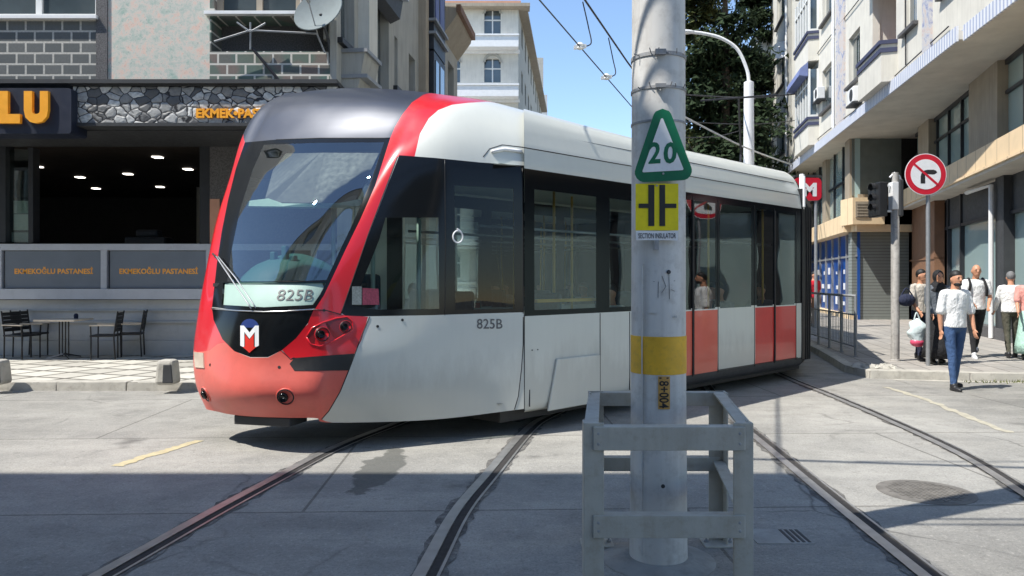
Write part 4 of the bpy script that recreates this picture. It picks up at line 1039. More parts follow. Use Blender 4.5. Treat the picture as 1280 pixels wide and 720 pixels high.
obj('symbol', bars, M['ink'], ys)
plate('label_strip', [(795, 288.6), (847.5, 288.6), (847, 300.5), (795.5, 300)], M['signwhite'], ys, dS+.01)
p0 = P(798, 298, dS+.007); obj('lettering', text_mb('SECTION INSULATOR', p0, P(845, 298, dS+.007)-p0, P(798, 291.5, dS+.007)-p0, bold=.01), M['ink'], ys, fix=False)
mb = MB()
for x, y in ((821, 232), (821, 303), (829, 217)): p = P(x, y, dS-.003); mb.lathe(p, [(.006, -.004), (.006, .004)], (0, -1, 0), 8)
mb.box((P(821, 303, dS).x-.012, dS, P(0, 312, dS).z), (P(821, 303, dS).x+.012, my-r1, P(0, 300, dS).z))
obj('clamp', mb, M['steel'], ys)

# the cage
cg = thing('barrier_cage', 'square cage of grey painted steel posts and rails round the foot of the mast', 'barrier', (.82, 4.2, 0))
yf, yb = 3.72, 4.80
Lx, Rx = -.0, 0
fl, fr = (730-CX)/F0*yf, (942-CX)/F0*yf; bl_, br_ = (735-CX)/F0*yb, (905-CX)/F0*yb
tw, th = .098, .012
def lpost(x, y, sx, sy, h=.95):     # angle-iron post: two flanges; sx/sy say which way they point
    mb = MB(); 
    mb.box((min(x, x+sx*tw), min(y, y+sy*th), .0), (max(x, x+sx*tw), max(y, y+sy*th), h))
    mb.box((min(x, x+sx*th), min(y+sy*th, y+sy*tw), .0), (max(x, x+sx*th), max(y+sy*th, y+sy*tw), h))
    return mb
for x, y, sx, sy, nm in ((fl, yf, 1, 1, 0), (fr, yf, -1, 1, 0), (bl_, yb, 1, -1, 0), (br_, yb, -1, -1, 0)):
    o = obj('post', lpost(x, y, sx, sy), M['barrier'], cg, bevel=.003)
    mb = MB(); cx_, cy_ = x+sx*.05, y+sy*.05; mb.box((cx_-.1, cy_-.08, .0), (cx_+.1, cy_+.08, .012)); fo = obj('foot_plate', mb, M['barrier'], o, bevel=.003)
    mb = MB()
    for dx in (-.075, .075): mb.lathe((cx_+dx, cy_, .012), [(.014, 0), (.014, .014), (.006, .015), (.006, .03)], (0, 0, 1), 6)
    obj('anchor_bolt', mb, M['steel'], o)
def rail_(p, q, h, nm='rail', side=(0, -1, 0)):        # angle rail: vertical face plus inward top flange
    p, q = Vector(p), Vector(q); s = Vector(side); mb = MB(); d = q-p
    mb.obox((p+q)/2+s*.006, d/2, s*.006, Vector((0, 0, h/2)))
    mb.obox((p+q)/2-s*.030+Vector((0, 0, h/2-.006)), d/2, s*.030, Vector((0, 0, .006)))
    return obj(nm, mb, M['barrier'], cg, bevel=.0025)
x0, x1 = fl+.045, fr-.045
for x in (fl+.07, fr-.07):
    for z in (.85, .90, .425, .465): mb = MB(); mb.lathe((x, yf-.009, z), [(.008, -.004), (.008, .006), (.004, .007)], (0, -1, 0), 6); obj('joint_bolt', mb, M['steel'], cg)
for x in (fl+.045, fr-.045):
    for z in (.875, .445): mb = MB(); mb.tube([(x-.0, yf-.004, z-.055), (x, yf-.004, z+.055)], .0035, 5); obj('weld_bead', mb, M['steel'], cg)
rail_((x0, yf-.002, .875), (x1, yf-.002, .875), .115); rail_((x0, yf-.002, .445), (x1, yf-.002, .445), .11)
rail_((bl_+.03, yb-.012, .90), (br_-.03, yb-.012, .90), .085); rail_((bl_+.03, yb-.012, .49), (br_-.03, yb-.012, .49), .085)
rail_((fl+.014, yf+.02, .90), (bl_+.014, yb-.02, .90), .09, side=(-1, 0, 0)); rail_((fr-.014, yf+.02, .90), (br_-.014, yb-.02, .90), .09, side=(1, 0, 0))
rail_((fl+.014, yf+.02, .47), (bl_+.014, yb-.02, .47), .085, side=(-1, 0, 0)); rail_((fr-.014, yf+.02, .47), (br_-.014, yb-.02, .47), .085, side=(1, 0, 0))

# ============================================================ overhead line
wa, wb = Vector((.4, 11, 5.7)), Vector((2.6, 17.2, 5.7))
def wt(t, z): p = wa+(wb-wa)*t; return Vector((p.x, p.y, z))
t = thing('overhead_line', 'overhead tram wires with looped droppers and white clamps against the sky', 'wires', wt(0, 5.7))
mb = MB(); mb.tube([wt(-2.2, 5.72), wt(0, 5.7), wt(1, 5.7), wt(5, 5.75)], .011, 6); obj('contact_wire', mb, M['wire'], t)
mb = MB(); mb.tube([wt(-2.2, 6.9), wt(-.6, 6.72), wt(0, 6.66), wt(1, 6.6), wt(5, 6.9)], .019, 6); obj('carrier_wire', mb, M['wire'], t)
def on_wire(x):      # where the wires are seen at column x
    r = (x-CX)/F0; return (r*wa.y-wa.x)/((wb.x-wa.x)-r*(wb.y-wa.y))
for x, ys_ in ((725, 58), (758, 92)):
    tt = on_wire(x); p = wt(tt, 5.7)
    mb = MB(); mb.lathe(p-Vector((.0, 0, .05)), [(.03, 0), (.075, .02), (.05, .05), (.08, .08), (.04, .12)], (0, 0, 1), 12); mb.obox(p, Vector((.11, .02, .02)), Vector((0, .03, 0)), Vector((0, 0, .03))); obj('clamp', mb, M['porcelain'], t, smooth=35)
    q = wt(tt+.03, 6.55); mb = MB(); mb.tube(smoothpts([p, p+Vector((.22, .3, .15)), p+Vector((.2, .5, .5)), q]), .012, 5); obj('dropper', mb, M['wire'], t)
for i, (p, q, r, lab) in enumerate(((P(850, 118, 26), P(1000, 117, 36), .03, 'thick dark span wire in front of the tree'), (P(850, 152, 26), P(1000, 150, 38), .02, 'thin span wire below the thick one in front of the tree'),
                      (P(840, 138, 24), P(990, 206, 34), .035, 'pale cable sloping down behind the tram roof'), (P(850, 172, 25), P(935, 160, 32), .02, 'thin cable just above the tram roof at the lamp post'))):
    mid = (p+q)/2-Vector((0, 0, .15)); mb = MB(); mb.tube(smoothpts([p, mid, q], 6), r, 6); o = obj('cable', mb, M['porcelain'] if i == 2 else M['wire'], org=p); tag(o, lab, 'cable')
# wires whose shadows cross the road at the right
c0, c1 = G(1070, 641), G(1290, 648)
for k, (z, dy) in enumerate(((5.2, 0), (5.2, .12))):
    sh = Vector((SUN.x, SUN.y, 0))*(z/SUN.z); a = c0+sh+Vector((-8, 8*-.02+dy, z)); b = c1+sh+Vector((14, dy-.3, z)); mb = MB(); mb.tube([a, b], .015, 5)
    o = obj('cable', mb, M['wire'], org=a); tag(o, 'span wire stretched high across the road above the mast', 'cable', 'paired span wires above the road')

# ============================================================ left building
FL = Frame((-3.2, 13.9), (-1, 0), (0, -1))
lb_ = thing('corner_building', 'dark brick corner building with a pastry shop on its ground floor', 'building', (-3.2, 13.9, 0))
def al(x, d=13.9): return -3.2-(x-CX)/F0*d       # distance along the front seen at column x
def zl(y, d=13.9): return CH+(HY-y)/F0*d
def part(nm, mb, m, root=lb_, **k): return obj(nm, mb, M[m] if isinstance(m, str) else m, root, **k)
z0b = zl(107); zt = 19.5
win_h = []
for k in range(4):
    zz = zl(22)+3.15*k
    win_h += [(al(122), al(122)+3.4, zz, zz+1.55), (al(375), al(268), zl(18)+3.15*k, zl(18)+3.15*k+1.6)]
    win_h += [(al(122)+5, al(122)+7.4, zz, zz+1.55)]
mb = MB(); FL.wall(mb, al(121), 22, z0b, zt, [h for h in win_h if h[0] >= al(122)-.01]); part('brick_wall', mb, 'brick')
mb = MB(); FL.wall(mb, al(262), al(135), z0b, zt, []); part('mottled_panel', mb, 'terrazzo')
mb = MB(); FL.box(mb, al(135), al(121), -.3, .03, z0b, zt); part('granite_strip', mb, 'granite')
mb = MB(); FL.wall(mb, 0.12, al(262), z0b, zt, [h for h in win_h if h[1] < al(262)+.01]+[(al(418), al(264), zl(64)+.0, zl(20)-.02)], depth=.5); part('coloured_brick_wall', mb, 'brickmix')
mb = MB(); FL.box(mb, 0, .12, -.3, .04, z0b, zt); part('corner_strip', mb, 'stucco_grey')
mb = MB(); FL.box(mb, al(418), al(264), -.55, -.5, zl(64), zl(18)); part('recess_back', mb, 'granite')
mb = MB(); FL.box(mb, al(376), al(258), -.5, .12, zl(20), zl(16)); part('sill', mb, 'white')
mb = MB(); FL.box(mb, al(124), al(124)+3.7, -.25, .1, zl(25), zl(21)); part('sill', mb, 'white')
for h in win_h:
    fr_ = MB(); fw = .11
    FL.box(fr_, h[0], h[1], -.2, -.12, h[2], h[2]+fw); FL.box(fr_, h[0], h[1], -.2, -.12, h[3]-fw, h[3])
    n = 2 if h[0] < al(262) else 3
    for k in range(n+1): a = h[0]+(h[1]-h[0]-fw)*k/n; FL.box(fr_, a, a+fw, -.2, -.121, h[2]+fw, h[3]-fw)
    wo = part('window', fr_, 'frame_white' if h[0] >= al(122)-.01 else 'tan')
    g = MB(); FL.box(g, h[0]+.02, h[1]-.02, -.19, -.17, h[2]+.02, h[3]-.02); obj('pane', g, M['winglass'], wo)
# ledge between the floors over the shop
mb = MB(); FL.box(mb, -.1, 22, -.3, .45, z0b-.07, z0b); part('ledge', mb, 'dark')
# side wall on the street running away
dS_ = Vector((.11, 1, 0)).normalized()
FS = Frame((-3.2, 13.9), (.11, 1), (1, -.11))
def asd(x): r = (x-CX)/F0; return (-3.2-r*13.9)/(r*dS_.y-dS_.x)
sideL = asd(556)
holes = []
for k in range(5):
    zz = 5.9+3.15*k
    holes += [(asd(424), asd(443), zz+.2, zz+1.9), (asd(464), asd(486), zz-.6, zz+2.0), (asd(493), asd(497), zz+.3, zz+1.5), (asd(511), asd(519), zz+.5, zz+1.5)]
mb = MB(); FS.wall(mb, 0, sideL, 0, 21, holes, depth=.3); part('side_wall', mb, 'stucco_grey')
mb = MB(); FS.box(mb, asd(448), asd(459), .0, .22, .2, 21); part('pilaster', mb, 'stucco')
mb = MB(); FS.box(mb, asd(523), asd(527), .0, .2, .2, 21); part('pilaster', mb, 'tan')
for h in holes:
    big = h[1]-h[0] > .9
    g = MB(); FS.box(g, h[0], h[1], -.25, -.2, h[2], h[3]); f_ = part('window', g, 'frame_dark' if big else 'winglass')
    if big:
        g = MB(); FS.box(g, h[0]+.08, (h[0]+h[1])/2-.04, -.2, -.19, h[2]+.08, h[3]-.08); FS.box(g, (h[0]+h[1])/2+.04, h[1]-.08, -.2, -.19, h[2]+.08, h[3]-.08); obj('pane', g, M['winglass'], f_)
    else:
        g = MB(); FS.box(g, h[0]-.1, h[1]+.1, .0, .1, h[2]-.1, h[2]); part('sill', g, 'frame_dark')
for k in range(5):
    zz = 5.9+3.15*k
    # slanting balcony fronts
    for a0, a1, bo, mt in ((.25, asd(446), .45, 'stucco_grey'), (asd(462), asd(488), .38, 'frame_dark')):
        mb = MB(); zb = zz-1.0 if a0 < 1 else zz-1.5
        mb.hexa([FS.p(a0, 0, zb), FS.p(a1, 0, zb), FS.p(a1, bo*.6, zb+.1), FS.p(a0, bo*.6, zb+.1)], [FS.p(a0, 0, zb+1.0), FS.p(a1, 0, zb+1.0), FS.p(a1, bo, zb+1.0), FS.p(a0, bo, zb+1.0)])
        o = part('balcony', mb, mt); mb = MB()
        for zc in (.5, .98): FS.box(mb, a0-.03, a1+.03, .0, bo+.05, zb+zc, zb+zc+.07)
        obj('balcony_rail', mb, M['ledge' if a0 > 1 else 'metalgrey'], o)
    # enclosed bay with blue lights
    mb = MB(); FS.box(mb, asd(528), asd(543), .0, .32, zz-1.1, zz+2.0); o = part('bay', mb, 'frame_dark')
    mb = MB(); FS.box(mb, asd(530), asd(534), .32, .34, zz-.2, zz+1.8); FS.box(mb, asd(536), asd(541), .32, .34, zz-.2, zz+1.8); obj('pane', mb, M['winglass'] if k != 1 else M['awningblue'], o)
    mb = MB(); FS.box(mb, asd(527), asd(544), .0, .40, zz-.35, zz-.28); FS.box(mb, asd(527), asd(544), .0, .40, zz-.7, zz-.63); obj('bay_rail', mb, M['metalgrey'], o)
# body behind, roof
mb = MB(); mb.prism([FL.p(22, -.32, zt), FS.p(.2, -.35, zt), FS.p(sideL, -.35, zt), FL.p(22, -11.5, zt)], (0, 0, 0), (0, 0, 1.6)); part('roof', mb, 'stucco_grey')
# ---- shop
dw = 15.5; bw = -(dw-13.9)
def aw(x): return -3.2-(x-CX)/F0*dw
def zw(y): return CH+(HY-y)/F0*dw
shop = thing('pastry_shop', 'pastry shop front with a dark open window over a low grey terrace wall', 'shop', (-7, 15.5, 0))
sp_ = lambda nm, mb, m, **k: obj(nm, mb, M[m], shop, **k)
mb = MB(); FL.wall(mb, -.0, 22, .0, zw(375), [], b=bw); FL.box(mb, -.0, 22, bw, bw+.06, .1, .42); sp_('terrace_wall', mb, 'greywall')
mb = MB(); FL.box(mb, 0, 22, bw, bw+.05, .78, .81); FL.box(mb, 0, 22, bw, bw+.04, 1.02, 1.04); sp_('wall_moulding', mb, 'greywall')
mb = MB(); FL.box(mb, 0, 22, bw-.12, bw+.10, zw(374), zw(361)); FL.box(mb, 0, 22, bw-.10, bw+.06, zw(313), zw(305)); sp_('ledge', mb, 'ledge')
mb = MB()
for x in (262-131*k for k in range(-1, 6)): a = aw(x+4); FL.box(mb, a-.0, a+.12, bw-.04, bw+.055, zw(361), zw(313))
sp_('panel_post', mb, 'ledge')
for k in range(5):
    xr = 262-131*k; a0, a1 = aw(xr)+.06, aw(xr-124)
    if k > 3: continue
    mb = MB(); FL.box(mb, a0, a1, bw-.02, bw+.02, zw(360.5), zw(313.5)); o = sp_('terrace_panel', mb, 'panelgrey')
    xl = xr-115+3; p0 = FL.p(aw(xl), bw+.022, zw(342.5)); p1 = FL.p(aw(xl+98), bw+.022, zw(342.5))
    obj('lettering', text_mb('EKMEKOĞLU PASTANESİ', p0, p1-p0, (0, 0, zw(333.5)-zw(342.5)), bold=.03, thick=.002), M['orangedim'], o, fix=False)
# piers, lintel, door frame at the left
mb = MB(); FL.box(mb, aw(262), aw(250), bw-.25, bw+.02, zw(305), 4.55); FL.box(mb, aw(42), aw(36), bw-.2, bw+.02, zw(303), 4.35); FL.box(mb, aw(8)-.0, aw(-2), bw-.25, bw+.03, zw(303), 4.55)
FL.box(mb, aw(-190), aw(-200), bw-.25, bw+.02, zw(305), 4.55); sp_('frame_post', mb, 'frame_dark')
mb = MB(); FL.box(mb, -.0, 22, bw-.3, bw+.0, zw(177), 4.62); sp_('lintel', mb, 'black')
mb = MB(); FL.box(mb, aw(36), aw(8), bw-.12, bw-.1, zw(303), zw(186)); sp_('side_pane', mb, 'glass')
mb = MB(); FL.box(mb, aw(37), aw(9), bw-.2, bw-.14, zw(302), zw(290)); sp_('pane_base', mb, 'pinkred' if 'pinkred' in M else 'ledge')
mb = MB(); FL.box(mb, aw(37), aw(11), bw-.16, bw-.15, zw(287), zw(267)); FL.box(mb, aw(30), aw(11), bw-.16, bw-.15, zw(266), zw(250)); sp_('notice', mb, 'signwhite')
mb = MB(); FL.box(mb, 0, aw(262), bw-.3, bw+.01, .1, 4.6); sp_('corner_wall', mb, 'granite')
mb = MB(); FL.box(mb, aw(275), aw(263), bw+.01, bw+.03, 1.2, 3.3); sp_('corner_poster', mb, 'salmonwall')
# room behind
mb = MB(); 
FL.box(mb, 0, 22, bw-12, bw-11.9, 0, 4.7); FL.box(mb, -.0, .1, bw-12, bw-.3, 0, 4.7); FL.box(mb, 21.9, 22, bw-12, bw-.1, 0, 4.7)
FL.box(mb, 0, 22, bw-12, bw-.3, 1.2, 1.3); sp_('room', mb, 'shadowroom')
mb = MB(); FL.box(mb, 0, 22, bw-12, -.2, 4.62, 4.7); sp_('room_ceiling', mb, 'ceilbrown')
mb = MB()
for x, y in ((47, 209), (160, 218), (197, 197), (235, 212), (200, 234), (100, 222), (283, 165), (175, 163), (120, 236)):
    zc = 4.6; d = F0*(zc-CH)/(HY-y)
    p = P(x, y, d); mb.box((p.x-.10, p.y-.10, zc-.005), (p.x+.10, p.y+.10, zc+.02))
sp_('ceiling_lamp', mb, 'led')
# inside: counter and stacked things dimly seen
mb = MB(); FL.box(mb, aw(175), aw(120), bw-1.6, bw-1.1, 1.3, zw(292)); FL.box(mb, aw(162), aw(132), bw-1.5, bw-1.2, zw(292), zw(282)); sp_('counter', mb, 'dark', bevel=.05)
# canopy board
bd = thing('shop_sign', 'long shop sign board clad in cracked grey stones with orange letters', 'sign', FL.p(3, .2, 4.6))
df = 13.55; bF = 13.9-df
def af(x): return -3.2-(x-CX)/F0*df
def zf(y): return CH+(HY-y)/F0*df
mb = MB(); FL.box(mb, -.1, af(91), -.3, bF, zf(154), zf(108)); obj('stone_face', mb, M['stones'], bd, bevel=.01)
mb = MB(); FL.box(mb, -.12, af(91), bw+.0, bF+.04, zf(158), zf(154)); FL.box(mb, -.12, af(89), -.25, bF+.05, zf(107.5), zf(105)); obj('edge_strip', mb, M['dark'], bd)
mb = MB(); FL.box(mb, -.1, 22, bw, bF-.3, zf(158)-.02, zf(158)+.03); obj('underside', mb, M['dark'], bd)
p0 = FL.p(af(246), bF+.004, zf(148)); p1 = FL.p(af(343), bF+.004, zf(148)); obj('lettering', text_mb('EKMEK•PASTA', p0, p1-p0, (0, 0, zf(136)-zf(148)), thick=.03, bold=.04), M['orange'], bd, fix=False)
nb = thing('name_board', 'dark navy name board with large raised orange letters LU', 'sign', FL.p(af(40), .4, 4.7))
d2 = 13.35; b2 = 13.9-d2
a_ = lambda x: -3.2-(x-CX)/F0*d2; z_ = lambda y: CH+(HY-y)/F0*d2
q = rounded([(-260, 110), (89, 110), (89, 167), (-260, 167)], 4); mb = MB(); mb.prism([P(x, y, d2) for x, y in q], (0, 0, 0), (0, .5, 0)); obj('board', mb, M['navy'], nb)
for s, x0_, x1_ in (('L', 1, 28), ('U', 33, 63), ('Ğ', -38, -5), ('O', -76, -43), ('K', -112, -80), ('E', -142, -117), ('M', -182, -148), ('K', -217, -187)):
    p0 = FL.p(a_(x0_), b2+.002, z_(155)); p1 = FL.p(a_(x1_), b2+.002, z_(155))
    obj('letter', text_mb(s, p0, p1-p0, (0, 0, z_(115 if s != 'Ğ' else 106)-z_(155)), thick=.07, bold=.075), M['orange'], nb, fix=False)
# dish
dd = Vector(P(397, 12, 13.5)); dr = thing('satellite_dish', 'large grey satellite dish on the corner of the dark brick building', 'dish', dd)
def dish(root, c, n, r, m='metalgrey'):
    n = Vector(n).normalized(); mb = MB(); prof = [(.001, -.12*r/.45), (r*.35, -.105*r/.45), (r*.7, -.06*r/.45), (r, 0), (r*1.02, -.012), (r*.7, -.075*r/.45), (r*.3, -.125*r/.45), (.001, -.14*r/.45)]
    mb.lathe(c, prof, n, 32); obj('reflector', mb, M[m], root, smooth=50)
    mb = MB(); e = c+n*r*.75-Vector((0, 0, r*.2)); mb.tube([c-Vector((0, 0, r*.95)), e], .012, 6); mb.lathe(e, [(.035, -.04), (.03, .05)], n, 10); obj('receiver_arm', mb, M['steel'], root)
    mb = MB(); mb.tube([c-n*.1*r/.45, c-n*.4*r/.45-Vector((0, 0, .25)), c-n*.5*r/.45-Vector((0, 0, .6))], .025, 8); obj('bracket', mb, M['dark'], root)
dish(dr, dd, (-.25, -.85, .42), .46, 'dishgrey')
# clothes-line bracket and cable on the brick
t = thing('bracket_arms', 'thin pale metal bracket arms fixed under the window sill', 'bracket', P(313, 40, 13.8))
mb = MB()
for a, b in (((313, 28), (313, 62)), ((296, 28), (313, 40)), ((332, 29), (313, 40)), ((268, 52), (313, 38)), ((313, 38), (396, 42)), ((396, 42), (406, 66))):
    mb.tube([P(*a, 13.72), P(*b, 13.78 if b[1] > 50 else 13.72)], .018, 6)
obj('arm', mb, M['metalgrey'], t)
mb = MB(); mb.tube(smoothpts([P(315, 60, 13.8), P(330, 78, 13.8), P(345, 96, 13.8), P(352, 106, 13.8)]), .03, 6); o = obj('cable', mb, M['wire'], org=P(315, 60, 13.8)); tag(o, 'dark cable drooping across the coloured bricks', 'cable')

# third building of the left street, its brown cornice
c3 = FS.p(asd(553), -.0, 0); F3 = Frame((c3.x, c3.y), (.11, 1), (1, -.11)); L3 = 26.0-c3.y; H3 = 9.75; t = thing('low_building', 'lower building with a brown overhanging cornice in the left street', 'building', c3)
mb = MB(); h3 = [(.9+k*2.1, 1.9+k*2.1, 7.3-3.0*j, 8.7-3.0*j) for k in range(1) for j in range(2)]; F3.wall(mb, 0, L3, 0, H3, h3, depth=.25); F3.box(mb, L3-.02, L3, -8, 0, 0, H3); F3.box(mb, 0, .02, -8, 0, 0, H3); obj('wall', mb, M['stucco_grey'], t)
for h in h3: g = MB(); F3.box(g, h[0], h[1], -.2, -.18, h[2], h[3]); obj('window', g, M['winglass'], t)
mb = MB(); mb.prism([F3.p(-.1, 0, H3-.6), F3.p(-.1, .45, H3), F3.p(-.1, .5, H3+.25), F3.p(-.1, -.3, H3+.35), F3.p(-.1, -8, H3+.35), F3.p(-.1, -8, H3-.6)], (0, 0, 0), F3.d*(L3+.2)); obj('roof', mb, M['tan'], t)
mb = MB(); F3.box(mb, -.15, L3+.15, .46, .6, H3+.12, H3+.34); obj('gutter', mb, M['brown'], t)
mb = MB(); F3.box(mb, .3, 2.2, .0, .5, 5.7, 6.6); o = obj('balcony', mb, M['frame_dark'], t); mb = MB(); F3.box(mb, .25, 2.25, 0, .56, 6.55, 6.65); F3.box(mb, .25, 2.25, 0, .56, 6.1, 6.17); obj('balcony_rail', mb, M['metalgrey'], o)

# cream block closing the street
c4 = P(648, 350, 60); c4.z = 0
F4 = Frame((c4.x, c4.y), (-1, 0), (0, -1)); F4s = Frame((c4.x, c4.y), (3.3, 37), (37, -3.3)); t = thing('cream_block', 'tall cream apartment block with arched windows and white balcony bands closing the left street', 'building', c4)
z6 = lambda y: CH+(HY-y)/F0*60
hs = []
for k in range(6): 
    zz = z6(103)-3.8*k if k else z6(103)
fl_ = [z6(103)+3.85*k for k in range(-4, 2)]
for zz in fl_: hs += [(1.4, 2.7, zz, zz+1.9), (4.6, 5.9, zz, zz+1.9), (7.6, 8.9, zz, zz+1.9)]
mb = MB(); F4.wall(mb, 0, 13, 0, z6(8), hs, depth=.4); obj('front_wall', mb, M['stucco'], t)
for h in hs:
    g = MB(); F4.box(g, h[0], h[1], -.35, -.33, h[2], h[3]); w_ = obj('window', g, M['winglass'], t)
    g = MB(); n = 8; cx_ = (h[0]+h[1])/2
    g.prism([F4.p(h[0]-.15, .0, h[3]-.3)]+[F4.p(cx_-math.cos(PI*i/n)*.72, 0, h[3]-.3+math.sin(PI*i/n)*.75) for i in range(n+1)]+[F4.p(h[1]+.15, 0, h[3]-.3)]+[F4.p(cx_+math.cos(PI*i/n)*.55, 0, h[3]-.3+math.sin(PI*i/n)*.5) for i in range(n+1)], (0, 0, 0), F4.n*.08)
    obj('window_arch', g, M['stucco_grey'], w_, fix=False)
    g = MB(); F4.box(g, (h[0]+h[1])/2-.05, (h[0]+h[1])/2+.05, -.33, -.28, h[2], h[3]); F4.box(g, h[0], h[1], -.33, -.285, h[2]+1.1, h[2]+1.2); obj('window_bar', g, M['frame_white'], w_)
for zz in fl_:
    mb = MB(); F4.box(mb, -.0, 13, 0, 1.1, zz-1.35, zz-.5); F4.box(mb, -.05, 13, 0, 1.2, zz-.5, zz-.38); F4.box(mb, -.1, 13, 0, .25, zz-1.6, zz-1.35); obj('balcony', mb, M['white'], t)
hs2 = [(3+4*k, 4.6+4*k, zz, zz+1.8) for k in range(8) for zz in fl_]
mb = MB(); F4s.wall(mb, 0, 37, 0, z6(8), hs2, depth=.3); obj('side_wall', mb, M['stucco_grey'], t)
mb = MB()
for h in hs2: F4s.box(mb, h[0], h[1], -.25, -.2, h[2], h[3])
obj('side_block_window', mb, M['winglass'], t)
mb = MB(); F4.box(mb, -.9, 13.3, -.5, .8, z6(12), z6(8)); F4s.box(mb, .5, 37, -.5, .7, z6(12), z6(8)); obj('cornice', mb, M['tan'], t)
mb = MB(); F4.box(mb, -.2, 13, -12, .2, z6(8), z6(2)); obj('roof', mb, M['salmonwall'], t)
c5 = P(664, 350, 100); c5.z = 0; t = thing('grey_building', 'narrow grey building far down the left street', 'building', c5)
mb = MB(); zz = CH+(HY-72)/F0*100; mb.box((c5.x-4, 100, 0), (c5.x+1.6, 112, zz)); obj('wall', mb, M['stucco_grey'], t)
mb = MB(); mb.box((c5.x+.9, 99.5, zz-10), (c5.x+2.1, 101, zz-5)); obj('balcony', mb, M['greywall'], t)

# ============================================================ right building
FR = Frame((10.2, 17.0), (.185, 1), (-1, .185)); dn_ = FR.d
def ar(x): r = (x-CX)/F0; d = (10.2-.185*17)/(r-.185); return (d-17)*1.01697
rb = thing('balcony_block', 'cream apartment block with bay windows projecting over the shops at the right', 'building', (10.2, 17, 0))
rp = lambda nm, mb, m, **k: obj(nm, mb, M[m] if isinstance(m, str) else m, rb, **k)
L0, L1, ZS = -10, ar(963), 7.35
TOP = 24.5
holes = []
bays = [(5.0, 7.6), (15.5, 18.7)]
nbays = [(-6.0, -2.6)]
for k in range(5):
    zz = 8.55+3.65*k
    for a0, a1 in ((ar(1146), ar(1130)), (ar(1075), ar(1061)), (ar(1042), ar(1028)), (ar(980), ar(971)), (.2, 1.5), (-1.9, -.6), (-8.5, -7.0)): holes.append((a0, a1, zz, zz+1.75))
    holes.append((5.1, 7.5, 8.6+3.65*k, 10.95+3.65*k))
mb = MB(); FR.wall(mb, L0, L1, ZS, TOP, holes, depth=.22); FR.box(mb, L1-.05, L1, -9, 0, 0, TOP); rp('wall', mb, 'stucco')
for h in holes:
    if h[0] == 5.1: continue
    g = MB(); FR.box(g, h[0], h[1], -.2, -.15, h[2], h[3]); w_ = rp('window', g, 'frame_white')
    g = MB(); m_ = (h[0]+h[1])/2; FR.box(g, h[0]+.08, m_-.04, -.15, -.135, h[2]+.08, h[3]-.08); FR.box(g, m_+.04, h[1]-.08, -.15, -.135, h[2]+.08, h[3]-.08); obj('pane', g, M['winglass'], w_)
    g = MB(); FR.box(g, h[0]-.12, h[1]+.12, -.14, .14, h[2]-.09, h[2]); obj('sill', g, M['granite'], w_)
for (a0, a1) in bays+nbays:
    for k in range(5):
        zz = 8.48+3.65*k; bo = .42
        rec = (a0, a1) == bays[0]
        mb = MB(); 
        zb_ = (ZS+.05 if k == 0 else zz-1.15)
        mb.prism([FR.p(a0, 0, zb_), FR.p(a0+.05, bo, zb_), FR.p(a1-.05, bo, zb_), FR.p(a1, 0, zb_)], (0, 0, 0), (0, 0, zz-zb_)); o = rp('bay_parapet', mb, 'stucco')
        mb = MB(); mb.prism([FR.p(a0-.05, 0, zz), FR.p(a0+.0, bo+.07, zz), FR.p(a1-.0, bo+.07, zz), FR.p(a1+.05, 0, zz)], (0, 0, 0), (0, 0, .11))
        mb.prism([FR.p(a0-.03, 0, zz-.24), FR.p(a0+.02, bo+.04, zz-.24), FR.p(a1-.02, bo+.04, zz-.24), FR.p(a1+.03, 0, zz-.24)], (0, 0, 0), (0, 0, .13)); obj('trim', mb, M['trimblue'], o)
        if rec:      # open loggia
            mb = MB(); FR.box(mb, a0+.02, a1-.02, -1.25, -1.2, zz-.1, zz+2.6); FR.box(mb, a0-.1, a1+.1, -1.2, -.26, zz-.1, zz+.0); obj('loggia_back', mb, M['salmonwall'], o)
            mb = MB(); FR.box(mb, a0-.1, a0+.02, -1.2, -.23, zz+.0, zz+2.6); FR.box(mb, a1-.02, a1+.1, -1.2, -.23, zz+.0, zz+2.6); FR.box(mb, a0, a1, -1.2, -.23, zz+2.5, zz+2.6); obj('loggia_cheek', mb, M['stucco'], o)
            mb = MB(); FR.box(mb, a1-.9, a1-.1, -1.2, -1.15, zz+.0, zz+2.0); obj('door', mb, M['brown'], o)
        else:
            mb = MB(); mb.prism([FR.p(a0+.04, 0, zz+.11), FR.p(a0+.08, bo-.05, zz+.11), FR.p(a1-.08, bo-.05, zz+.11), FR.p(a1-.04, 0, zz+.11)], (0, 0, 0), (0, 0, 2.04)); obj('bay_glass', mb, M['winglass'], o)
            mb = MB(); n = 5
            for i in range(n+1): a = a0+.07+(a1-a0-.14-.1)*i/n; FR.box(mb, a, a+.1, bo-.06, bo+.0, zz+.11, zz+2.15)
            FR.box(mb, a0+.05, a1-.05, bo-.06, bo+.004, zz+1.5, zz+1.58)
            FR.box(mb, a0+.0, a0+.07, -.0, bo, zz+.11, zz+.2); FR.box(mb, a0+.0, a0+.07, .0, .08, zz+.2, zz+2.15); FR.box(mb, a0, a0+.06, bo-.08, bo, zz+.2, zz+2.15)
            obj('bay_frame', mb, M['frame_white'], o)
            if k == 0 and (a0, a1) == bays[1]:
                mb = MB(); mb.prism([FR.p(a0, .44, zz+1.85), FR.p(a0, .8, zz+1.9), FR.p(a0, .75, zz+2.2), FR.p(a0, .44, zz+2.45)], (0, 0, 0), FR.d*(a1-a0)); obj('awning', mb, M['awningblue'], o)
for x0_, x1_, m_ in ((1057, 1047, 'mosaic'), (1166, 1156, 'mosaic'), (990, 982, 'stucco_grey')):
    mb = MB(); FR.box(mb, ar(x0_), ar(x1_), 0, .07, ZS+.05, TOP); rp('pilaster_strip', mb, m_)
mb = MB()
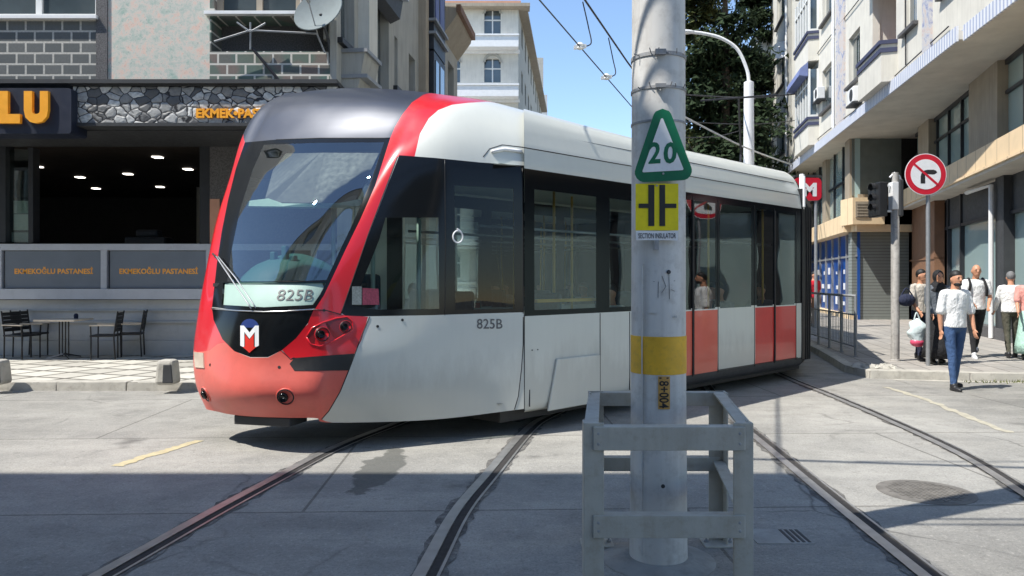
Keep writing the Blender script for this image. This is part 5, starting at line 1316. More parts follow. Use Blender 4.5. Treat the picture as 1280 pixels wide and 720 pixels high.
for x in (986, 1046): mb.tube([FR.p(ar(x), .13, ZS+.1), FR.p(ar(x), .13, TOP)], .06, 8)
rp('downpipe', mb, 'white')
# slab with patterned edge, soffit
mb = MB(); FR.box(mb, .2, L1, -12, .12, ZS-.25, ZS-.05+.0); FR.box(mb, L0, .2, -12, -.02, ZS-.25, ZS-.052); rp('soffit', mb, 'soffit')
mb = MB(); FR.box(mb, .2, L1, .12, .17, ZS-.29, ZS+.06); FR.box(mb, L0, .2, -.02, .03, ZS-.29, ZS+.06); rp('slab_edge', mb, 'slabedge')
mb = MB(); FR.box(mb, L0, L1, -10, -.25, TOP, TOP+.4); rp('roof', mb, 'stucco_grey')
# wing nearest the camera: band, windows above, shop below
FN = Frame((11.7, 17.5), (.298, 1), (-1, .298))
def an(x): r = (x-CX)/F0; d = (11.7-.298*17.5)/(r-.298); return (d-17.5)*1.0435
def dn(a): return 17.5+a/1.0435
N0, N1 = -11, an(1140)
SZ = ZS-.25
mb = MB(); mb2 = MB(); segs = [(an(1250), an(1214), 'tan'), (an(1163), an(1150), 'tan'), (-2.5, -1.6, 'tan'), (-7.5, -6.5, 'tan')]
for a0, a1, m_ in segs: FN.box(mb, a0, a1, -.3, .06, 4.95, SZ)
rp('pier', mb, 'tan')
mb = MB(); FN.box(mb, N0, N1, -.2, -.18, 4.95, SZ); gg = rp('upper_glazing', mb, 'winblue')
mb = MB()
for a in list(np.arange(an(1250)-6*1.3, an(1250), 1.3))+[an(1214)+(an(1166)-an(1214))*k/3 for k in range(4)]+list(np.arange(N0, -2.6, 1.4)): FN.box(mb, a-.035, a+.035, -.18, -.1, 4.95, SZ)
FN.box(mb, N0, N1, -.18, -.11, 6.25, 6.33); FN.box(mb, N0, N1, -.18, -.105, SZ-.12, SZ); obj('mullion', mb, M['frame_dark'], gg)
mb = MB(); FN.box(mb, N0, an(1138), -.3, .42, 4.42, 4.95); FN.box(mb, N0, an(1138), -.3, .46, 4.36, 4.42); rp('fascia', mb, 'bandstone')
mb = MB(); FN.box(mb, N0, N1, -.5, .4, 4.28, 4.355); rp('fascia_underside', mb, 'soffit')
# shopfront
mb = MB(); FN.box(mb, N0, an(1168), -.42, -.4, .4, 4.28); gg = rp('shop_glazing', mb, 'winblue')
mb = MB(); FN.box(mb, N0, an(1168), -.40, -.34, 3.35, 4.28); obj('transom_panel', mb, M['dark'], gg)
mb = MB()
for x in (1172, 1187, 1232): a = an(x); FN.box(mb, a-.05, a+.05, -.40, -.28, .4, 4.28)
for a in (-.2, -1.2, -3.4, -5.6, -7.6): FN.box(mb, a-.06, a+.06, -.4, -.26, .4, 4.28)
FN.box(mb, N0, an(1168), -.4, -.29, 3.3, 3.38); obj('mullion', mb, M['frame_dark'], gg)
mb = MB(); FN.box(mb, an(1246), an(1236), -.4, -.15, .1, 4.28); FN.box(mb, -3.8, -3.3, -.4, -.15, .1, 4.28); rp('dark_pier', mb, 'dark')
mb = MB(); FN.box(mb, N0, an(1168), -.4, -.1, .0, .42); rp('plinth', mb, 'granite')
mb = MB(); mb.tube([FN.p(an(1236), -.05, .15), FN.p(an(1236), -.05, 4.1), FN.p(an(1236)+2.2, -.05, 4.15)], .06, 8); rp('drainpipe', mb, 'white')
mb = MB(); FN.box(mb, an(1168), N1, -.3, -.0, .1, 4.3); FN.box(mb, an(1168), N1+.3, -.3, .03, 2.35, 2.4); rp('brown_pier', mb, 'brown')
# far wing: blue shop, its end wall facing us
c6 = Vector((13.1, 29.3, 0)); FF = Frame((13.1, 29.3), (.232, 1), (-1, .232)); FE = Frame((13.1, 29.3), (1, .0), (0, -1))
mb = MB(); FE.box(mb, 0, 2.2, -.3, 0, .1, 3.5); rp('grey_shutter', mb, striped('shutter_slats', lin(126, 132, 128), lin(80, 84, 82), .12, 'Z', .85))
mb = MB(); FE.box(mb, 0, 3.2, -.3, .02, 4.9, SZ); FE.box(mb, 1.1, 1.2, .02, .05, 4.9, SZ); rp('end_wall', mb, 'shutter')
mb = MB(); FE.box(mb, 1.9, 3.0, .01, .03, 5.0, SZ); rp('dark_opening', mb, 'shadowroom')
mb = MB(); FE.box(mb, -.05, 2.3, -.3, .55, 3.5, 3.75); FE.box(mb, -.3, .9, -.3, .75, 3.75, 4.75); rp('corner_fascia', mb, 'bandstone')
mb = MB(); FE.box(mb, -.2, .35, .75, .78, 4.0, 4.6); 
for k in range(5): FE.box(mb, -.15, .3, .78, .80, 4.05+k*.11, 4.1+k*.11)
rp('vent_grille', mb, 'tan')
mb = MB(); FE.box(mb, .2, 2.3, -.2, .1, 4.55, 4.95); rp('ledge', mb, 'tan')
FLn = 34
mb = MB(); FF.box(mb, 0, FLn, -.3, .3, 3.5, 4.18); rp('far_fascia', mb, 'bandstone')
mb = MB(); FF.box(mb, 0, FLn, -.3, -.1, 4.18, SZ); gg = rp('far_glazing', mb, 'winblue')
mb = MB()
for k in range(18): a = k*1.9; FF.box(mb, a, a+.12, -.1, -.02, 4.18, SZ)
FF.box(mb, 0, FLn, -.1, -.03, 5.6, 5.7); obj('mullion', mb, M['frame_dark'], gg)
mb = MB()
for k in range(7): FF.box(mb, k*5.2, k*5.2+.9, -.1, .08, 4.18, SZ)
rp('far_pier', mb, 'tan')
mb = MB(); FF.box(mb, 0, FLn, -.3, -.2, .1, 3.5); o = rp('blue_shopfront', mb, 'shopblue')
mb = MB()
for k in range(16): a = .1+k*1.6; FF.box(mb, a, a+.14, -.2, -.12, .1, 3.5)
FF.box(mb, 0, FLn, -.2, -.13, 2.55, 2.63); obj('post', mb, M['metalgrey'], o)
mb = MB()
random.seed(5)
for k in range(12):
    a = .5+k*1.6
    for j in range(3):
        aa = a+random.uniform(0, .5); zz = .6+j*.65; FF.box(mb, aa, aa+random.uniform(.15, .5), -.2, -.17, zz, zz+random.uniform(.12, .4))
obj('window_sticker', mb, M['signwhite'], o)
mb = MB(); FF.box(mb, 0, 34, -.2, .05, .1, .3); rp('step', mb, 'bandstone')
mb = MB(); # dark mass behind all shops so that nothing shows through
mb.prism([(12.4, 5, 0), (13.4, 15, 0), (17.2, 29.6, 0), (22, 52, 0), (26, 52, 0), (22, 5, 0)], (0, 0, 0), (0, 0, SZ)); rp('core', mb, 'dark')
# balconies on its far end, dish, air conditioner
mb = MB()
for k in range(4):
    zz = 11.2+3.7*k; 
    for i in range(7): 
        an_ = PI*i/6; 
    pts = [Vector((15.5, 46.2, zz))+Vector((-math.sin(PI*i/10)*.85, math.cos(PI*i/10)*.9, 0)) for i in range(11)]
    mb.prism(pts, (0, 0, 0), (0, 0, 1.5))
rp('round_balcony', mb, 'white')
c = P(976, 62, 40); t = thing('satellite_dish', 'white satellite dish on the cream block above the bay windows', 'dish', c); dish(t, c, (-.5, -.8, .35), .52, 'white')
c = P(1069, 120, 26); t = thing('air_conditioner', 'small air conditioner hanging on the cream block beside the open loggia', 'air conditioner', c)
mb = MB(); mb.obox(c, FR.d*.4, FR.n*.16, Vector((0, 0, .26))); obj('casing', mb, M['white'], t, bevel=.02); mb = MB(); mb.obox(c-Vector((0, 0, .3)), FR.d*.45, FR.n*.2, Vector((0, 0, .03))); obj('bracket', mb, M['dark'], t)
mb = MB(); mb.lathe(c-FR.d*.12+FR.n*.165, [(.2, -.01), (.2, .01), (.17, .012)], FR.n, 20); obj('fan_grille', mb, M['dark'], t)
for x, y, dd_, lb in ((1024, 118, 31.8, 'air conditioner beside the projecting bay of the cream block'),):
    c = P(x, y, dd_); t = thing('air_conditioner', lb, 'air conditioner', c)
    mb = MB(); mb.obox(c, FR.d*.38, FR.n*.15, Vector((0, 0, .25))); obj('casing', mb, M['white'], t, bevel=.02); mb = MB(); mb.obox(c-Vector((0, 0, .29)), FR.d*.42, FR.n*.18, Vector((0, 0, .03))); obj('bracket', mb, M['dark'], t)
    mb = MB(); mb.lathe(c-FR.d*.1+FR.n*.155, [(.19, -.01), (.19, .01), (.16, .012)], FR.n, 20); obj('fan_grille', mb, M['dark'], t)
mb = MB()
for z in (7.55, 11.2): mb.tube(smoothpts([FR.p(1, .05, z+.1), FR.p(8, .06, z-.05), FR.p(15, .05, z+.08), FR.p(28, .05, z)], 6), .018, 5)
mb.tube([FR.p(4.1, .05, 7.6), FR.p(4.15, .05, 16)], .02, 5); mb.tube([FR.p(12.2, .05, 7.6), FR.p(12.1, .05, 18)], .02, 5); rp('facade_cable', mb, 'wire')
# far end of the right street
mb = MB(); c = Vector((18, 75, 0)); t = thing('distant_block', 'pale building closing the street behind the tree', 'building', c)
mb.box((6, 72, 0), (30, 84, 13)); obj('wall', mb, M['stucco'], t)

# ============================================================ building behind the camera on the left: its shade lies on the foreground
tt_ = SUN.xy/SUN.z; HB = 12.6
cx_, cy_ = 2.42+tt_.x*HB, 6.5+tt_.y*HB
bb = thing('shading_building', 'plain apartment building on the near left corner outside the picture', 'building', (cx_, cy_, 0))
FB = Frame((cx_, cy_), (0, -1), (1, 0)); FB2 = Frame((cx_, cy_), (-1, 0), (0, 1))
hb = [(1.2+k*2.6, 2.6+k*2.6, 1+3.1*j, 2.7+3.1*j) for k in range(8) for j in range(4)]
mb = MB(); FB.wall(mb, 0, 24, 0, HB, hb, depth=.25); FB2.wall(mb, 0, 24, 0, HB, hb, depth=.25); obj('wall', mb, M['stucco'], bb)
mb = MB()
for h in hb: FB.box(mb, h[0], h[1], -.22, -.2, h[2], h[3]); FB2.box(mb, h[0], h[1], -.22, -.2, h[2], h[3])
obj('window', mb, M['winglass'], bb)
mb = MB(); mb.box((cx_-24, cy_-24, HB-.2), (cx_-.0, cy_-.0, HB)); mb.box((cx_-24, cy_-24, 0), (cx_-23.9, cy_, HB)); mb.box((cx_-24, cy_-24, 0), (cx_, cy_-23.9, HB)); obj('roof', mb, M['concrete'], bb)
for k in range(2):      # blocks further behind, only mirrored in the tram's glass
    X = (8, -4)[k]; t = thing('mirrored_block', ('pale block behind the camera at the right', 'tall block behind the camera')[k], 'building', (X, -22, 0))
    F_ = Frame((X+8, -20), (-1, 0), (0, 1)); hh = [(1+i*2.4, 2.4+i*2.4, 1+3.1*j, 2.7+3.1*j) for i in range(5) for j in range(5)]; mb = MB(); F_.wall(mb, 0, 13, 0, 16-k*2, hh, depth=.3); F_.box(mb, 0, 13, -8, -.31, 0, 15.9-k*2); obj('wall', mb, M['stucco' if k else 'stucco_grey'], t)
# ============================================================ bollards, chairs, tables
def bollard(c, lab):
    t = thing('bollard', lab, 'bollard', c, group='stone bollards on the left kerb')
    mb = MB(); x, y, z = c; w1, w2, h = .145, .12, .36
    mb.hexa([(x-w1, y-w1, z), (x+w1, y-w1, z), (x+w1, y+w1, z), (x-w1, y+w1, z)], [(x-w2, y-w2, z+h), (x+w2, y-w2, z+h), (x+w2, y+w2, z+h), (x-w2, y+w2, z+h)])
    obj('block', mb, M['kerb'], t, bevel=.05)
    mb = MB(); mb.hexa([(x-.02, y-w1-.004, z+.03), (x+w1-.01, y-w1-.004, z+.03), (x+w1-.01, y-w1+.02, z+.03), (x-.02, y-w1+.02, z+.03)], [(x-.02, y-w2-.006, z+h-.06), (x+w2-.02, y-w2-.006, z+h-.06), (x+w2-.02, y-w2+.02, z+h-.06), (x-.02, y-w2+.02, z+h-.06)])
    obj('dark_patch', mb, M['dark'], t, bevel=.015)
d = F0*(CH-.13)/(480-HY)
bollard(((210-CX)/F0*d, d, .13), 'short stone bollard with a dark front patch at the kerb left of the tram nose')
bollard(((-3-CX)/F0*d, d, .13), 'short stone bollard at the left edge of the photo')
def chair(x, y, rz, lab):
    t = thing('cafe_chair', lab, 'chair', (0, 0, 0), group='dark cafe chairs on the terrace', local=True)
    mb = MB(); mb.obox((0, 0, .45), (.23, 0, 0), (0, .22, 0), (0, 0, .018)); obj('seat', mb, M['black'], t, bevel=.01)
    mb = MB()
    for k in range(5): mb.beam((-.2, .215+.01*k, .56+.075*k), (.2, .215+.01*k, .56+.075*k), .02, .068)
    obj('backrest', mb, M['black'], t, bevel=.004)
    for sx in (-1, 1):
        mb = MB(); mb.tube([(sx*.21, -.2, 0), (sx*.21, -.2, .45), (sx*.23, -.2, .64)], .014, 8); obj('leg', mb, M['black'], t)
        mb = MB(); mb.tube([(sx*.2, .22, 0), (sx*.21, .2, .45), (sx*.21, .27, .92)], .014, 8); obj('leg', mb, M['black'], t)
        mb = MB(); mb.obox((sx*.24, -.0, .655), (.025, 0, 0), (0, .22, 0), (0, 0, .012)); obj('armrest', mb, M['wood'], t, bevel=.006)
    t.location = (x, y, .13); t.rotation_euler.z = rz; return t
def table(x, y, lab, s=.34):
    t = thing('cafe_table', lab, 'table', (0, 0, 0), local=True)
    mb = MB(); mb.obox((0, 0, .75), (s*1.15, 0, 0), (0, s, 0), (0, 0, .018)); obj('tabletop', mb, M['wood'], t, bevel=.008)
    mb = MB()
    for dx in (-.09, -.03, .03, .09): mb.tube([(dx, 0, .04), (dx, 0, .735)], .013, 8)
    obj('pedestal', mb, M['black'], t)
    for k in range(4):
        a = PI/4+k*PI/2; mb = MB(); mb.tube([(0, 0, .09), (math.cos(a)*.3, math.sin(a)*.3, .02)], .017, 8, r2=.011); obj('leg', mb, M['steel' if k == 2 else 'black'], t)
    t.location = (x, y, .13)
dc = 14.75
X_ = lambda x: (x-CX)/F0*dc
table(X_(80), dc, 'small cafe table with a pale top in front of the terrace wall')
mb = MB(); c = Vector((X_(95), dc, .13+.77)); mb.lathe(c, [(.035, 0), (.04, .03), (.04, .07), (.03, .09), (.02, .1)], (0, 0, 1), 16); o = obj('pot', mb, M['navy_cloth'], org=c, smooth=35); tag(o, 'small dark blue pot standing on the cafe table', 'pot')
chair(X_(28), dc+.0, math.radians(78), 'dark cafe chair with a pale armrest left of the table'); chair(X_(134), dc-.05, math.radians(-78), 'dark cafe chair with a pale armrest right of the table')
chair(X_(150), dc+.42, math.radians(-72), 'dark cafe chair standing behind the right one near the wall'); chair(X_(20), dc+.45, math.radians(80), 'dark cafe chair half hidden by the left one near the wall')

# ============================================================ posts, signs and lights at the right kerb
def postbase(x, y, z=.125): d = F0*(CH-z)/(y-HY); return Vector(((x-CX)/F0*d, d, z))
b = postbase(1119, 451); d = b.y
t = thing('traffic_light', 'traffic light on a weathered grey post seen from behind at the right kerb', 'traffic light', b)
mb = MB(); mb.lathe(b, [(.09, 0), (.09, .02), (.075, .03), (.075, 3.0), (.06, 3.02), (.06, 3.55)], (0, 0, 1), 20); obj('post', mb, pm('weathered_post', lin(170, 166, 160), .7, .1, .15, 6, .3, 30, .004, streak=.5, dirt=.5), t, smooth=40)
def box_px(mb, x0, x1, y0, y1, d0, d1): mb.box((P(x0, 0, d0).x, d0, P(0, y1, d0).z), (P(x1, 0, d0).x, d1, P(0, y0, d0).z))
mb = MB(); box_px(mb, 1099, 1110, 227, 270, d-.2, d+.25); h1 = obj('signal_head', mb, M['black'], t, bevel=.02)
mb = MB(); box_px(mb, 1124.5, 1130, 224, 270, d-.12, d+.2); h2 = obj('signal_head', mb, M['dark'], t, bevel=.02)
for yy in (236, 249, 261):
    c = P(1099, yy, d+.02); mb = MB(); n = 10; pts = []
    for k in range(n+1):
        a = PI*(-.1)+PI*1.2*k/n
        pts.append((math.cos(a)*.1, math.sin(a)*.1))
    for k in range(n):
        (a0, b0), (a1, b1) = pts[k], pts[k+1]
        mb.hexa([c+Vector((-.17*(1 if b0 > 0 else .6), a0, b0)), c+Vector((-.17*(1 if b1 > 0 else .6), a1, b1)), c+Vector((0, a1, b1)), c+Vector((0, a0, b0))],
                [c+Vector((-.17*(1 if b0 > 0 else .6), a0*1.08, b0*1.08)), c+Vector((-.17*(1 if b1 > 0 else .6), a1*1.08, b1*1.08)), c+Vector((0, a1*1.08, b1*1.08)), c+Vector((0, a0*1.08, b0*1.08))])
    obj('visor', mb, M['black'], h1, fix=True)
    mb = MB(); mb.lathe(c, [(.085, -.0), (.08, .02)], (-1, 0, 0), 20); obj('lens', mb, M['glassdark'] if yy != 236 else M['signred'], h1)
mb = MB()
for zz in (232, 264): mb.beam(P(1108, zz, d), P(1126, zz, d), .03, .04)
mb.tube([P(1112, 222, d), P(1118, 216, d), P(1124, 220, d), P(1127, 228, d)], .02, 8); mb.box((b.x-.09, b.y-.08, P(0, 262, d).z), (b.x+.09, b.y+.08, P(0, 228, d).z)); obj('bracket', mb, M['white'], t, bevel=.006)
b = postbase(1160, 457); d = b.y
t = thing('no_right_turn_sign', 'round red and white no right turn sign on a slim grey post', 'sign', b)
mb = MB(); mb.lathe(b, [(.036, 0), (.036, P(0, 200, d).z-.125)], (0, 0, 1), 14); obj('post', mb, M['metalgrey'], t, smooth=40)
c = P(1157, 218, d-.06); rD = 26/F0*d
def dsc(r, dy, m, nm='face', r2=None):
    mb = MB(); mb.lathe(c+Vector((0, -dy, 0)), [(r, -.004), (r, .002)], (0, -1, 0), 48); return obj(nm, mb, M[m], t)
dsc(rD, 0, 'signwhite', 'backing'); dsc(rD*.965, .003, 'signred', 'ring'); dsc(rD*.72, .006, 'signwhite', 'face')
def px(mb, pts, dy, sc=26/26): mb.prism([c+Vector((x*rD, -dy, y*rD)) for x, y in pts], (0, 0, 0), (0, .002, 0)); return mb
mb = MB(); arcp = [(-.25, -.44), (-.03, -.44), (-.03, -.12)]+[(-.05+.13*(1-math.cos(a)), -.12+.13*math.sin(a)) for a in (.4, .8, 1.2, 1.57)]+[(.30, -.01), (.42, .0), (.54, .08), (.50, .17), (.38, .22), (.20, .22)]+[(.08-.33*math.sin(a), -.11+.33*math.cos(a)) for a in (0, .4, .8, 1.2, 1.57)]
px(mb, arcp, .009); obj('arrow', mb, M['ink'], t)
mb = MB(); a = math.radians(-41); ux, uy = math.cos(a), math.sin(a); hw = .055; ll = .76
px(mb, [(-ux*ll-uy*-hw, -uy*ll-ux*hw), (ux*ll-uy*-hw, uy*ll-ux*hw), (ux*ll+uy*-hw, uy*ll+ux*hw), (-ux*ll+uy*-hw, -uy*ll+ux*hw)], .012); obj('bar', mb, M['signred'], t)
mb = MB(); mb.box((b.x-.05, d-.05, c.z-.2), (b.x+.05, d-.0, c.z-.14)); mb.box((b.x-.05, d-.05, c.z+.1), (b.x+.05, d-.0, c.z+.16)); obj('clamp', mb, M['steel'], t)
# the same sign facing along the kerb, outside the picture and mirrored in the tram's glass
r2 = t.copy(); COL.objects.link(r2); r2.location = (9.6, 12.05, 0); r2.rotation_euler.z = -PI/2; r2['label'] = 'no right turn sign facing sideways at the kerb outside the picture'
for ch in list(t.children): c_ = ch.copy(); COL.objects.link(c_); c_.parent = r2
# metro sign
d = 24.; c = P(1008, 236, d); t = thing('metro_sign', 'red rounded sign with a white letter M on a slim post behind the tram', 'sign', (P(1021, 350, d).x, d, .125))
q = rounded([(993.5, 221), (1027, 222.5), (1027, 250.5), (993.5, 250.5)], 6); mb = MB(); mb.prism([P(x, y, d) for x, y in q], (0, 0, 0), (0, .14, 0)); obj('panel', mb, M['signred'], t)
p0 = P(1003, 245.5, d-.004); obj('lettering', text_mb('M', p0, P(1021, 245.5, d-.004)-p0, P(1003, 228.5, d-.004)-p0, bold=.06), M['signwhite'], t, fix=False)
xx = P(1021, 350, d).x; mb = MB(); mb.lathe((xx, d+.07, .125), [(.05, 0), (.05, P(0, 223, d).z-.125)], (0, 0, 1), 12); obj('post', mb, M['metalgrey'], t)
mb = MB(); mb.box((P(993, 0, d).x, d-.01, P(0, 221, d).z), (P(1028, 0, d).x, d+.16, P(0, 219, d).z)); obj('top_edge', mb, M['dark'], t)
# railing
rpnt = [(6.85, 15.15), (6.98, 16.1), (7.12, 17.05), (7.26, 18.0), (7.42, 19.0)]
t = thing('railing', 'grey metal pedestrian railing beside the tram at the right pavement', 'railing', (*rpnt[0], .125))
for i, (x, y) in enumerate(rpnt): mb = MB(); mb.lathe((x, y, .125), [(.05, 0), (.05, .015), (.028, .02), (.028, 1.22)], (0, 0, 1), 12); obj('post', mb, M['metalgrey'], t, smooth=40)
for z in (1.33, .95, .32):
    mb = MB(); mb.tube([(x, y, z+.0) for x, y in rpnt], .026 if z > 1 else .016, 8); obj('rail', mb, M['metalgrey'], t, smooth=True)
mb = MB()
for i in range(4):
    for k in range(1, 8): x = rpnt[i][0]+(rpnt[i+1][0]-rpnt[i][0])*k/8; y = rpnt[i][1]+(rpnt[i+1][1]-rpnt[i][1])*k/8; mb.tube([(x, y, .32), (x, y, .95)], .007, 5)
obj('balusters', mb, M['metalgrey'], t)
# rubble heap and weeds at the kerb
t = thing('broken_kerb_stones', 'small heap of broken stones on the corner of the right pavement', 'rubble', (*P(1095, 0, 13.1).xy, .12))
random.seed(3)
for k in range(9):
    c = Vector((P(1092, 0, 13.1).x+random.uniform(-.25, .35), 13.1+random.uniform(-.2, .25), .14)); mb = MB(); r = random.uniform(.05, .13)
    mb.ell(c, (r*1.3, r, r*.6), Matrix.Rotation(random.uniform(0, 3), 3, 'Z'), 7, 4); mb.v = [v+Vector((random.uniform(-.02, .02),)*3) for v in mb.v]; obj('stone', mb, M['kerb'], t)
mb = MB(); random.seed(4)
for k in range(1500):
    u = random.random(); x = 7.35+u*5.0+random.uniform(-.1, .1); y = 12.28-(u*.42)+random.gauss(0, .06)
    if random.random() > .25+u: continue
    h = random.uniform(.03, .1)*(.5+u); a = random.uniform(0, 6.28); w_ = .01; dx, dy = math.cos(a)*w_, math.sin(a)*w_; l = Vector((random.uniform(-.5, .5)*h, random.uniform(-.5, .5)*h, h))
    p = Vector((x, y, 0.0)); mb.quad(p-Vector((dx, dy, 0)), p+Vector((dx, dy, 0)), p+l)
o = obj('weeds', mb, M['weed'], fix=False); tag(o, 'low weeds growing along the foot of the right kerb', 'weeds', kind='stuff')

# ============================================================ street lamp and trees
d = 30.; c = P(936, 350, d); c.z = 0
t = thing('street_lamp', 'white street lamp with a curved arm in front of the dark tree', 'street lamp', c)
mb = MB(); zt_ = P(0, 103, d).z; mb.lathe(c, [(.26, 0), (.24, 1), (.19, zt_-.3), (.19, zt_), (.1, zt_+.05)], (0, 0, 1), 20); obj('post', mb, M['whitegloss'], t, smooth=40)
mb = MB(); mb.tube(smoothpts([P(936, 105, d), P(934, 88, d), P(922, 62, d), P(902, 48, d), P(880, 42, d), P(862, 40, d)], 6), .07, 8); obj('arm', mb, M['whitegloss'], t, smooth=True)
mb = MB(); mb.ell(P(855, 40, d), (.45, .16, .09)); obj('lamp_head', mb, M['whitegloss'], t, smooth=True)
def conifer(px_, d, H, rad, lab, mats=('leaf',), n=9000, base=.15, seed=1, shape=.85, droop=.25):
    rnd = random.Random(seed); c = Vector(((px_-CX)/F0*d, d, 0)); t = thing('tree', lab, 'tree', c)
    mb = MB(); mb.tube([c, c+Vector((.1, 0, H*.5)), c+Vector((0, 0, H*.97))], [.32, .2, .03], 10); obj('trunk', mb, M['bark'], t, smooth=True)
    mb = MB(); limbs = []
    for k in range(70):
        f = rnd.uniform(base, .97); a = rnd.uniform(0, 2*PI); r = rad*((1-f)/(1-base))**shape*rnd.uniform(.65, 1.12)+.3; z0 = H*f
        e = c+Vector((math.cos(a)*r, math.sin(a)*r, z0-r*droop+rnd.uniform(-.3, .3))); s = c+Vector((0, 0, z0)); m = (s+e)/2+Vector((0, 0, r*.12)); limbs.append((s, m, e, r))
        mb.tube([s, m, e], [.07, .045, .012], 5)
    obj('limbs', mb, M['bark'], t)
    mb = MB()
    for k in range(n):
        s, m, e, r = limbs[rnd.randrange(len(limbs))]; u = rnd.random()**.6; p = s*(1-u)**2+m*2*u*(1-u)+e*u*u
        sp2 = .22+.14*r; p = p+Vector((rnd.gauss(0, sp2), rnd.gauss(0, sp2), rnd.gauss(0, sp2*.55)-.1)); q = Vector((rnd.gauss(0, 1), rnd.gauss(0, 1), rnd.gauss(0, 1))).normalized(); w_ = q.orthogonal().normalized()
        L = rnd.uniform(.22, .5); mb.quad(p-w_*L*.35, p+q*L*.5-w_*L*.1, p+q*L, p+w_*L*.35)
    obj('crown', mb, M[mats[0]], t, fix=False)
conifer(905, 40, 24, 3.2, 'tall dark conifer behind the street lamp', n=22000, seed=1)
conifer(948, 46, 21, 3.6, 'dark tree between the street lamp and the cream block', n=16000, seed=2)
conifer(868, 42, 19.5, 2.2, 'lighter olive green tree just right of the mast', mats=('leaf2',), n=9000, seed=3, shape=.5)
conifer(920, 52, 17, 4.8, 'broad dark tree low behind the tram roof', n=14000, seed=5, shape=.5)
